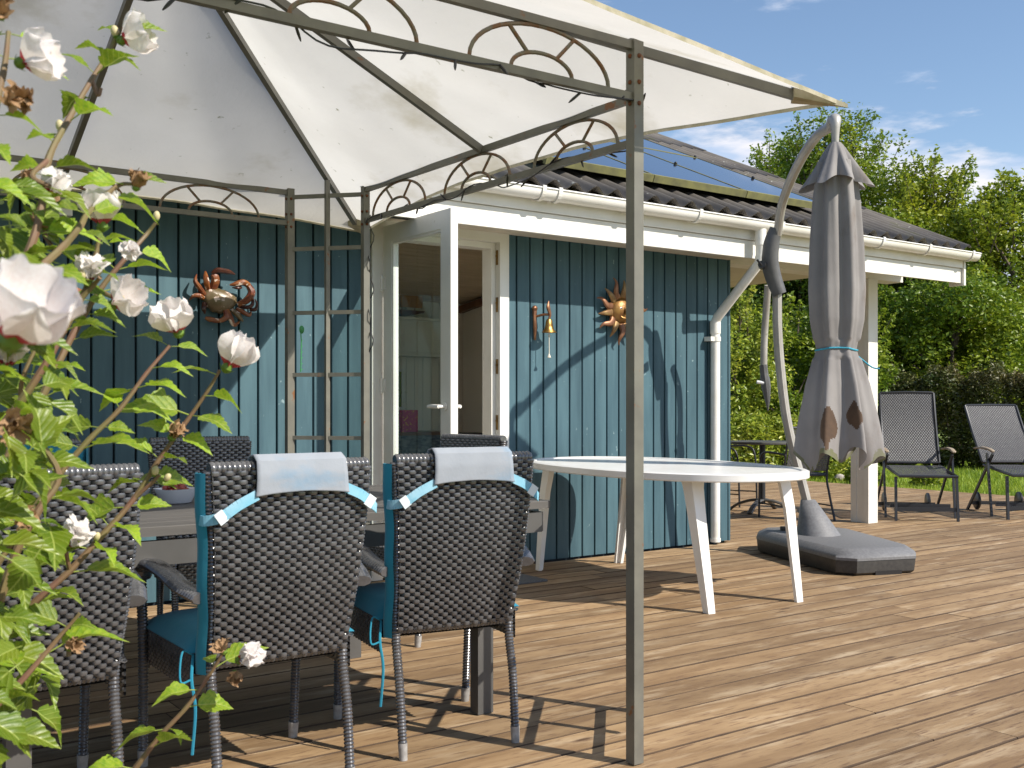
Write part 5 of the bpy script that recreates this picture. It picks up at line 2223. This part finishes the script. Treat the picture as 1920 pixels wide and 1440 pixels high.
# low laurel bush at the edge of the deck, upright bright leaves
def laurel(label, px, t_, h, rx, n, seed, group='low laurel bushes at the deck edge', mat='laurel', size=.11):
    rg = np.random.default_rng(seed)
    gx, gy = gpos(px, t_)
    t = thing('laurel_bush', label, 'bush', (gx, gy, -.1), 0, group)
    a = rg.uniform(0, 2 * math.pi, n)
    ph = rg.uniform(.0, 1.0, n)
    rr = rg.uniform(.35, 1.0, n) ** .5
    C = np.stack([rx * rr * np.cos(a) * np.sqrt(1 - ph ** 2 * .8), rx * rr * np.sin(a) * np.sqrt(1 - ph ** 2 * .8), .06 + h * ph * rr ** .3 + rg.normal(size=n) * .03], axis=1)
    Q = C - np.array([0, 0, .2])
    leaf_cloud('foliage', C, Q, size, MT[mat], t, seed + 1, up=.2, aspect=.36)
    for k in range(9):
        q = MB()
        b = rg.uniform(0, 6.28)
        q.tube([(0, 0, 0), (rx * .6 * math.cos(b), rx * .6 * math.sin(b), h * .8)], [.014, .006], 5)
        mk('stem', q, MT['bark'], t)
    return t


laurel('bright laurel bush right beside the blue wall corner', 1392, 16.6, 1.02, .62, 3600, 41)
laurel('bright laurel bush behind the bistro table top', 1462, 16.8, .98, .62, 3600, 42)
laurel('laurel bush under the parasol hem', 1540, 16.9, .86, .60, 3200, 43)
laurel('small leafy plant on the lawn by the white post', 1620, 15.4, .34, .28, 500, 44, group=None, mat='tree2')
laurel('small weed at the deck edge below the upright lounger', 1738, 15.0, .24, .22, 320, 45, group=None, mat='tree2')
gx, gy = gpos(1588, 16.2)
q = MB()
for k in range(5):
    q.sphere((gx + rnd.uniform(-.3, .3), gy + rnd.uniform(-.2, .2), -.02 + rnd.uniform(0, .04)), rnd.uniform(.07, .11), 8, 6, sc=(1.2, 1, .8))
solo('edging_stones', q, MT['birch'], 'pale edging stones at the foot of the laurel bushes', 'stones', True, kind='stuff')

# grass blades on the near strip of lawn
rg = np.random.default_rng(9)
n = 60000
t_ = 13.2 + (rg.uniform(0, 1, n) ** 1.5) * 9.0
px_ = rg.uniform(1330, 2450, n)
s = (px_ - 960) / 1980.0
gx = (SN * s + CS) * t_
gy = (-CS * s + SN) * t_
ok = (gx > DECK_X1 + .02) | (gy > 11.35)
gx, gy = gx[ok], gy[ok]
n = len(gx)
hh = rg.uniform(.05, .12, n)
a = rg.uniform(0, 6.28, n)
lean = rg.normal(size=(n, 2)) * .035
w = .009
V = np.zeros((n, 3, 3), np.float32)
V[:, 0] = np.stack([gx - w * np.cos(a), gy - w * np.sin(a), np.full(n, -.10)], 1)
V[:, 1] = np.stack([gx + w * np.cos(a), gy + w * np.sin(a), np.full(n, -.10)], 1)
V[:, 2] = np.stack([gx + lean[:, 0], gy + lean[:, 1], -.10 + hh], 1)
me = bpy.data.meshes.new('grass')
me.vertices.add(n * 3)
me.vertices.foreach_set('co', V.reshape(-1))
me.loops.add(n * 3)
me.loops.foreach_set('vertex_index', np.arange(n * 3, dtype=np.int32))
me.polygons.add(n)
me.polygons.foreach_set('loop_start', (np.arange(n) * 3).astype(np.int32))
me.materials.append(MT['grass'])
me.update(calc_edges=True)
g_ = link(bpy.data.objects.new('grass', me))
g_['kind'] = 'stuff'
g_['label'] = 'sunlit green grass growing beyond the edge of the deck'
g_['category'] = 'grass'

# ================================================================== HIBISCUS
hib = thing('hibiscus_bush', 'white flowering hibiscus bush in the left foreground', 'bush', tuple(at(-330, 2000, 1.75))[:2] + (0,))
HB = Vector(hib.location)


def leaf_mesh(seed, L_=1.0):
    """toothed three-lobed leaf, stalk at origin, tip at +y, folded along the midrib"""
    rg_ = random.Random(seed)
    half = [(.0, .0), (.10, .02), (.20, .10), (.27, .17), (.25, .22), (.33, .29), (.36, .38), (.30, .40), (.29, .47), (.24, .50), (.25, .58), (.19, .62), (.19, .70), (.13, .74), (.12, .82), (.06, .88), (.0, 1.0)]
    bend = rg_.uniform(.22, .5)
    fold_ = rg_.uniform(.18, .5)
    tw = rg_.uniform(-.3, .3)
    q = MB()

    def P_(x, y):
        z = -bend * y * y - .02 * math.sin(y * 9) + abs(x) * fold_ + .05 * math.sin(x * 14 + y * 10) * abs(x)
        return (x * (1 - .15 * y) * L_ + tw * z * .4, y * (1 - .12 * bend) * L_, z * L_)
    n = len(half)
    for s in (-1, 1):
        o = len(q.v)
        for (x, y) in half:
            q.v.append(P_(0, y * .98 if y < 1 else 1))
        for (x, y) in half:
            q.v.append(P_(s * x * .5, y))
        for (x, y) in half:
            jx = rg_.uniform(.93, 1.07)
            q.v.append(P_(s * x * jx, y))
        for r_ in range(2):
            for i in range(n - 1):
                f_ = (o + r_ * n + i, o + r_ * n + i + 1, o + (r_ + 1) * n + i + 1, o + (r_ + 1) * n + i)
                q.f.append(f_ if s > 0 else tuple(reversed(f_)))
                q.m.append(0)
    # stalk
    q.tube([(0, -.28, -.03), (0, 0.02, .0)], [.012, .016], 5, False)
    me = q.mesh('leaf', MT['leaf'], 'all')
    co = []
    for s in (-1, 1):
        co += [(0, y, 0) for x, y in half] + [(x * .5, y, 0) for x, y in half] + [(x, y, 0) for x, y in half]
    co += [(0, 0, 0)] * (len(me.vertices) - len(co))
    at_ = me.attributes.new('leafco', 'FLOAT_VECTOR', 'POINT')
    at_.data.foreach_set('vector', np.array(co, np.float32).ravel())
    return me


leaf_ms = [leaf_mesh(s) for s in range(7)]
n_leaves = 0
extra = MB()
extra_co = []


def add_leaf(p, d, up, size):
    global n_leaves
    d = d.normalized()
    x = d.cross(up)
    x = x.normalized() if x.length > 1e-4 else d.orthogonal().normalized()
    z = x.cross(d).normalized()
    m = Matrix((x, d, z)).transposed().to_4x4()
    pos = p + d * size * .27
    W_ = Matrix.Translation(pos - HB) @ m @ Matrix.Scale(size, 4)
    n_leaves += 1
    if n_leaves > 290:
        me_ = rnd.choice(leaf_ms)
        o_ = len(extra.v)
        extra.v.extend([tuple(W_ @ v.co) for v in me_.vertices])
        extra_co.extend([tuple(a_.vector) for a_ in me_.attributes['leafco'].data])
        for f_ in me_.polygons:
            extra.f.append(tuple(o_ + i for i in f_.vertices))
            extra.m.append(0)
        return
    o = link(bpy.data.objects.new('leaf', rnd.choice(leaf_ms)))
    o.parent = hib
    o.matrix_local = W_


CAMD = Vector((CS, SN, 0))
CAMR = Vector((SN, -CS, 0))


def petal_mesh(seed, mat, crumple=.0, cup=.35):
    q = MB()
    rg_ = random.Random(seed)
    p1, p2 = rg_.uniform(0, 6), rg_.uniform(0, 6)

    def P_(u, v):
        # v along 0..1, u across -1..1
        uu = u * 2 - 1
        w = (.10 + .50 * math.sin(min(1, v * 1.08) * math.pi * .62)) * (1 - .25 * max(0, v - .8) / .2 * abs(uu) ** 2)
        y = v * (1 - .10 * uu * uu * (v > .5)) * 1.0
        z = cup * v * v * .9 + .10 * uu * uu * v + (.032 + crumple) * math.sin(uu * 5.5 + p1 + v * 3) * v ** 3 + .015 * math.sin(v * 9 + p2) * v + crumple * math.sin(uu * 15 + v * 21 + p2) * .6
        y2 = y * (1 + .05 * math.sin(uu * 9 + p1) * v)
        return (uu * w, y2 * (1 - cup * .25 * v), z)
    q.grid(lambda a, b: P_(a, b), 14, 14)
    for fi in range(len(q.f)):
        i, j = divmod(fi, 14)
        if j < 3:
            q.m[fi] = 1
    return q.mesh('petal', [mat, MT['petal_red']], 'all')


pet_ms = [petal_mesh(s, MT['petal'], 0, c) for s, c in ((1, .22), (2, .38), (3, .12), (4, .45))]
dry_ms = [petal_mesh(s, MT['dried'], .12, 1.0) for s in (5, 6, 7)]
half_ms = [petal_mesh(s, MT['petal'], .10, .9) for s in (8, 9)]


def flower(p, d, size, kind='open', close=.0):
    """flower part with petals as sub-parts; d = direction the flower looks"""
    d = d.normalized()
    q = MB()
    q.lathe([(.02, -.16), (.10, -.12), (.16, 0), (.13, .12), (.11, .16)], 10)
    for k in range(6):
        a = k * math.pi / 3
        q.tube([(.10 * math.cos(a), .10 * math.sin(a), -.1), (.22 * math.cos(a), .22 * math.sin(a), .02)], [.018, .006], 4)
    if kind == 'open':
        q2 = MB()
        q2.tube([(0, 0, .02), (0, 0, .45)], [.03, .035], 6)
        for k in range(20):
            a = k * 2.4
            q2.sphere((.06 * math.cos(a), .06 * math.sin(a), .2 + .013 * k), .022, 5, 4)
    rot = d.to_track_quat('Z', 'Y').to_matrix().to_4x4()
    nm = {'open': 'flower', 'dry': 'withered_flower', 'half': 'wilting_flower', 'bud': 'flower_bud'}[kind]
    me_ = q.mesh(nm, MT['calyx'], True)
    o = link(bpy.data.objects.new(nm, me_))
    o.parent = hib
    o.matrix_local = Matrix.Translation(p - HB) @ rot @ Matrix.Scale(size, 4)
    if kind == 'open':
        mk('stamen', q2, MT['stamen'], o, True)
    if kind == 'bud':
        q3 = MB()
        q3.sphere((0, 0, .25), .22, 10, 8, sc=(1, 1, 1.45))
        mk('bud_tip', q3, MT['bud'], o, True)
        return o
    n_p = 5 if kind in ('open', 'half') else 9
    ph0 = rnd.uniform(0, 6.28)
    for k in range(n_p):
        me_ = rnd.choice(pet_ms if kind == 'open' else (half_ms if kind == 'half' else dry_ms))
        pe = link(bpy.data.objects.new('petal', me_))
        pe.parent = o
        a = ph0 + 2 * math.pi * k / (5 if n_p == 5 else 4.3) + rnd.uniform(-.12, .12)
        tilt = (R(26) + rnd.uniform(-.12, .15) + close) if kind == 'open' else (R(62) + rnd.uniform(-.2, .2) if kind == 'half' else R(rnd.uniform(20, 85)))
        sc_ = (1.0 if kind == 'open' else (.85 if kind == 'half' else rnd.uniform(.4, .62)))
        pe.matrix_local = Matrix.Rotation(a, 4, 'Z') @ Matrix.Rotation(tilt, 4, 'X') @ Matrix.Translation((0, .06, .02)) @ Matrix.Scale(sc_ * (1 if kind == 'open' else .95), 4)
    return o


def branch(P_, r0, r1, leaves=True, lsize=.075, dens=1.0):
    pts = spline([p if isinstance(p, Vector) else at(*p) for p in P_], 5)
    q = MB()
    n_ = len(pts)
    rr = [r0 + (r1 - r0) * i / (n_ - 1) for i in range(n_)]
    rr = [r_ * (1.12 if i % 5 == 0 else 1) for i, r_ in enumerate(rr)]
    q.tube([p + Vector((noise.noise(p * 9), noise.noise(p * 9 + Vector((5, 0, 0))), 0)) * .003 for p in pts], rr, 7)
    mk('branch', q, MT['stem'], hib, True, world=True)
    if leaves:
        acc = 0
        side = 1
        for i in range(2, n_):
            seg = pts[i] - pts[i - 1]
            acc += seg.length
            if acc > .040 / dens:
                acc = 0
                side = -side
                t = seg.normalized()
                a = side * rnd.uniform(.7, 1.5)
                out = (CAMR * math.sin(a) * 1.0 + CAMD * rnd.uniform(-.8, .8) + Vector((0, 0, rnd.uniform(-.55, .35)))) + t * .35
                up = Vector((0.3, -.5, .8)) + Vector((rnd.uniform(-.5, .5), rnd.uniform(-.5, .5), 0))
                add_leaf(pts[i], out, up, lsize * rnd.uniform(.65, 1.25))
                if rnd.random() < .55 * dens:
                    out2 = (-CAMR * side * .8 + CAMD * rnd.uniform(-.8, .8) + Vector((0, 0, rnd.uniform(-.5, .4)))) + t * .3
                    add_leaf(pts[i], out2, up, lsize * rnd.uniform(.5, .9))
    return pts


SB = SUN_TO
root0 = HB + Vector((0, 0, .0))
low = at(-120, 1560, 1.8)
# main stems (photo-surveyed), each running down to the root
br = [
    [(-130, 1420, 1.85), (0, 1205, 1.9), (60, 1135, 1.9), (130, 1070, 1.92), (195, 1000, 1.95), (250, 935, 1.97), (300, 860, 1.98), (350, 790, 2.0), (390, 730, 2.0), (412, 694, 2.0)],
    [(-110, 1250, 1.75), (-20, 1080, 1.75), (60, 960, 1.78), (105, 900, 1.8), (165, 825, 1.82), (225, 765, 1.84), (275, 700, 1.86), (318, 648, 1.88)],
    [(-120, 1100, 1.55), (-30, 860, 1.55), (45, 745, 1.55), (95, 660, 1.56), (150, 560, 1.58), (178, 480, 1.6), (190, 425, 1.6)],
    [(-140, 900, 1.45), (-40, 640, 1.5), (40, 500, 1.5), (75, 400, 1.52), (90, 300, 1.55), (130, 225, 1.6), (172, 150, 1.65), (205, 95, 1.7), (222, 62, 1.7)],
    [(-90, 1000, 1.7), (10, 860, 1.72), (90, 720, 1.75), (140, 620, 1.78), (185, 545, 1.8), (240, 480, 1.82), (275, 440, 1.85), (292, 418, 1.85)],
    [(60, 1800, 2.1), (190, 1530, 2.12), (255, 1440, 2.12), (305, 1375, 2.13), (350, 1325, 2.14), (390, 1270, 2.15), (420, 1222, 2.15)],
    [(-140, 1500, 1.7), (-20, 1340, 1.7), (45, 1270, 1.72), (110, 1195, 1.75), (150, 1150, 1.76)],
    [(-60, 760, 1.35), (0, 590, 1.4), (60, 515, 1.45), (115, 465, 1.5), (150, 425, 1.52), (165, 400, 1.55), (220, 350, 1.6), (252, 345, 1.6)],
    [(-90, 420, 1.3), (-20, 240, 1.3), (8, 140, 1.32), (15, 60, 1.35)],
    [(-60, 1330, 1.6), (20, 1060, 1.6), (70, 960, 1.62), (110, 890, 1.64), (60, 800, 1.62), (40, 720, 1.6), (90, 600, 1.62)],
]
for k, P_ in enumerate(br):
    first = at(*P_[0])
    base_pt = HB + Vector((rnd.uniform(-.12, .12), rnd.uniform(-.12, .12), 0.0))
    q_ = [base_pt, base_pt.lerp(first, .5) + Vector((0, 0, .12))] + P_
    branch(q_, .0085, .0028, True, [.088, .082, .068, .064, .076, .086, .082, .060, .064, .068][k], .95)
# side twigs carrying the flower heads
tw = [
    [(150, 560, 1.58), (172, 535, 1.58), (185, 520, 1.57)], [(95, 660, 1.56), (60, 640, 1.5), (35, 640, 1.35)],
    [(90, 300, 1.55), (60, 330, 1.5), (95, 350, 1.5)], [(185, 545, 1.8), (215, 560, 1.78), (222, 565, 1.78)],
    [(130, 1070, 1.92), (125, 1040, 1.9), (125, 1010, 1.9)], [(250, 935, 1.97), (285, 905, 1.97), (300, 890, 1.97)],
    [(300, 860, 1.98), (318, 835, 1.98)], [(105, 900, 1.8), (45, 975, 1.78), (35, 990, 1.78)], [(130, 1230, 1.75), (128, 1215, 1.75)],
    [(0, 590, 1.4), (5, 640, 1.35)], [(172, 150, 1.65), (185, 178, 1.65), (190, 165, 1.65)], [(110, 480, 1.6), (85, 440, 1.6), (88, 425, 1.6)],
]
for P_ in tw:
    branch(P_, .004, .003, True, .05, 1.2)

cam_pos = Vector((0, 0, EYE))


def fl(px, py, t, size, look, kind='open', close=0.0):
    p = at(px, py, t)
    size *= {'open': 1.18, 'half': 1.2, 'dry': 1.05, 'bud': .9}[kind]
    d = CAMR * look[0] + Vector((0, 0, 1)) * look[1] - CAMD * look[2]
    flower(p, d, size, kind, close)


fl(20, 640, .93, .060, (.55, .75, .35), 'open', .35)          # the big near one
fl(192, 425, 1.60, .046, (.05, .95, .30), 'open', .55)
fl(425, 690, 2.0, .058, (.55, .85, .15), 'open', .60)
fl(335, 625, 1.88, .052, (-.15, .85, .55), 'open', .30)
fl(212, 572, 1.78, .050, (.75, .35, .35), 'open', .40)
fl(228, 76, 1.70, .045, (.95, .30, .10), 'open', .25)
fl(38, 118, 1.32, .042, (.85, .25, .1), 'open', .45)
fl(90, 366, 1.52, .032, (.6, .8, .2), 'open', .85)
fl(448, 1238, 2.12, .045, (.7, .3, .3), 'half')
fl(125, 1022, 1.90, .045, (.6, .6, .2), 'half')
fl(165, 530, 1.58, .036, (.2, .8, .3), 'half')
fl(12, 690, 1.45, .042, (.2, .9, .2), 'half')
fl(238, 455, 1.75, .030, (.3, -.5, .5), 'half')
fl(420, 1222, 2.15, .042, (-.2, .7, .5), 'dry')
fl(440, 1262, 2.13, .040, (.3, -.3, .6), 'dry')
fl(22, 185, 1.30, .045, (.6, -.2, .5), 'dry')
fl(0, 28, 1.25, .045, (.2, .2, .8), 'dry')
fl(255, 352, 1.60, .036, (.3, .8, .3), 'dry')
fl(85, 425, 1.60, .040, (.2, .4, .8), 'dry')
fl(92, 388, 1.62, .034, (.2, .6, .6), 'dry')
fl(30, 790, 1.40, .050, (.3, -.2, .8), 'dry')
fl(45, 970, 1.62, .048, (.3, .2, .7), 'dry')
fl(130, 1215, 1.75, .040, (.5, .4, .4), 'dry')
fl(322, 820, 1.98, .050, (.5, .7, .3), 'dry')
fl(55, 345, 1.52, .030, (.2, .6, .6), 'dry')
fl(293, 412, 1.85, .030, (.1, .9, .1), 'bud')
fl(114, 245, 1.60, .032, (-.1, 1, .2), 'bud')
fl(218, 68, 1.70, .034, (-.2, 1, .2), 'bud')
fl(290, 890, 1.97, .034, (.2, .9, .2), 'bud')
fl(310, 900, 1.95, .030, (.6, .7, .2), 'bud')
fl(180, 1012, 1.93, .030, (.3, .8, .2), 'bud')
fl(155, 522, 1.56, .028, (-.1, 1, .2), 'bud')

# fill leaves through the body of the bush
rg3 = random.Random(21)
for k in range(150):
    py = rg3.uniform(330, 1440)
    lim = 45 + 60 * math.sin((py - 300) / 1130 * math.pi) + 30 * math.sin(py * .021)
    px = -60 + (max(20, lim) + 60) * rg3.random() ** 1.3
    t = rg3.uniform(1.35, 1.95)
    p = at(px, py, t)
    out = CAMR * rg3.uniform(-.6, 1) + CAMD * rg3.uniform(-.7, .5) + Vector((0, 0, rg3.uniform(-.8, .4)))
    add_leaf(p, out, Vector((.4 + rg3.uniform(-.4, .4), -.7, .8)), .066 * rg3.uniform(.7, 1.3) * t / 1.5)
lm = mk('leaf_mass', extra, MT['leaf'], hib, 'all', kind='stuff')
at_ = lm.data.attributes.new('leafco', 'FLOAT_VECTOR', 'POINT')
at_.data.foreach_set('vector', np.array(extra_co, np.float32).ravel())
print('leaves', n_leaves, 'objects', len(bpy.data.objects))
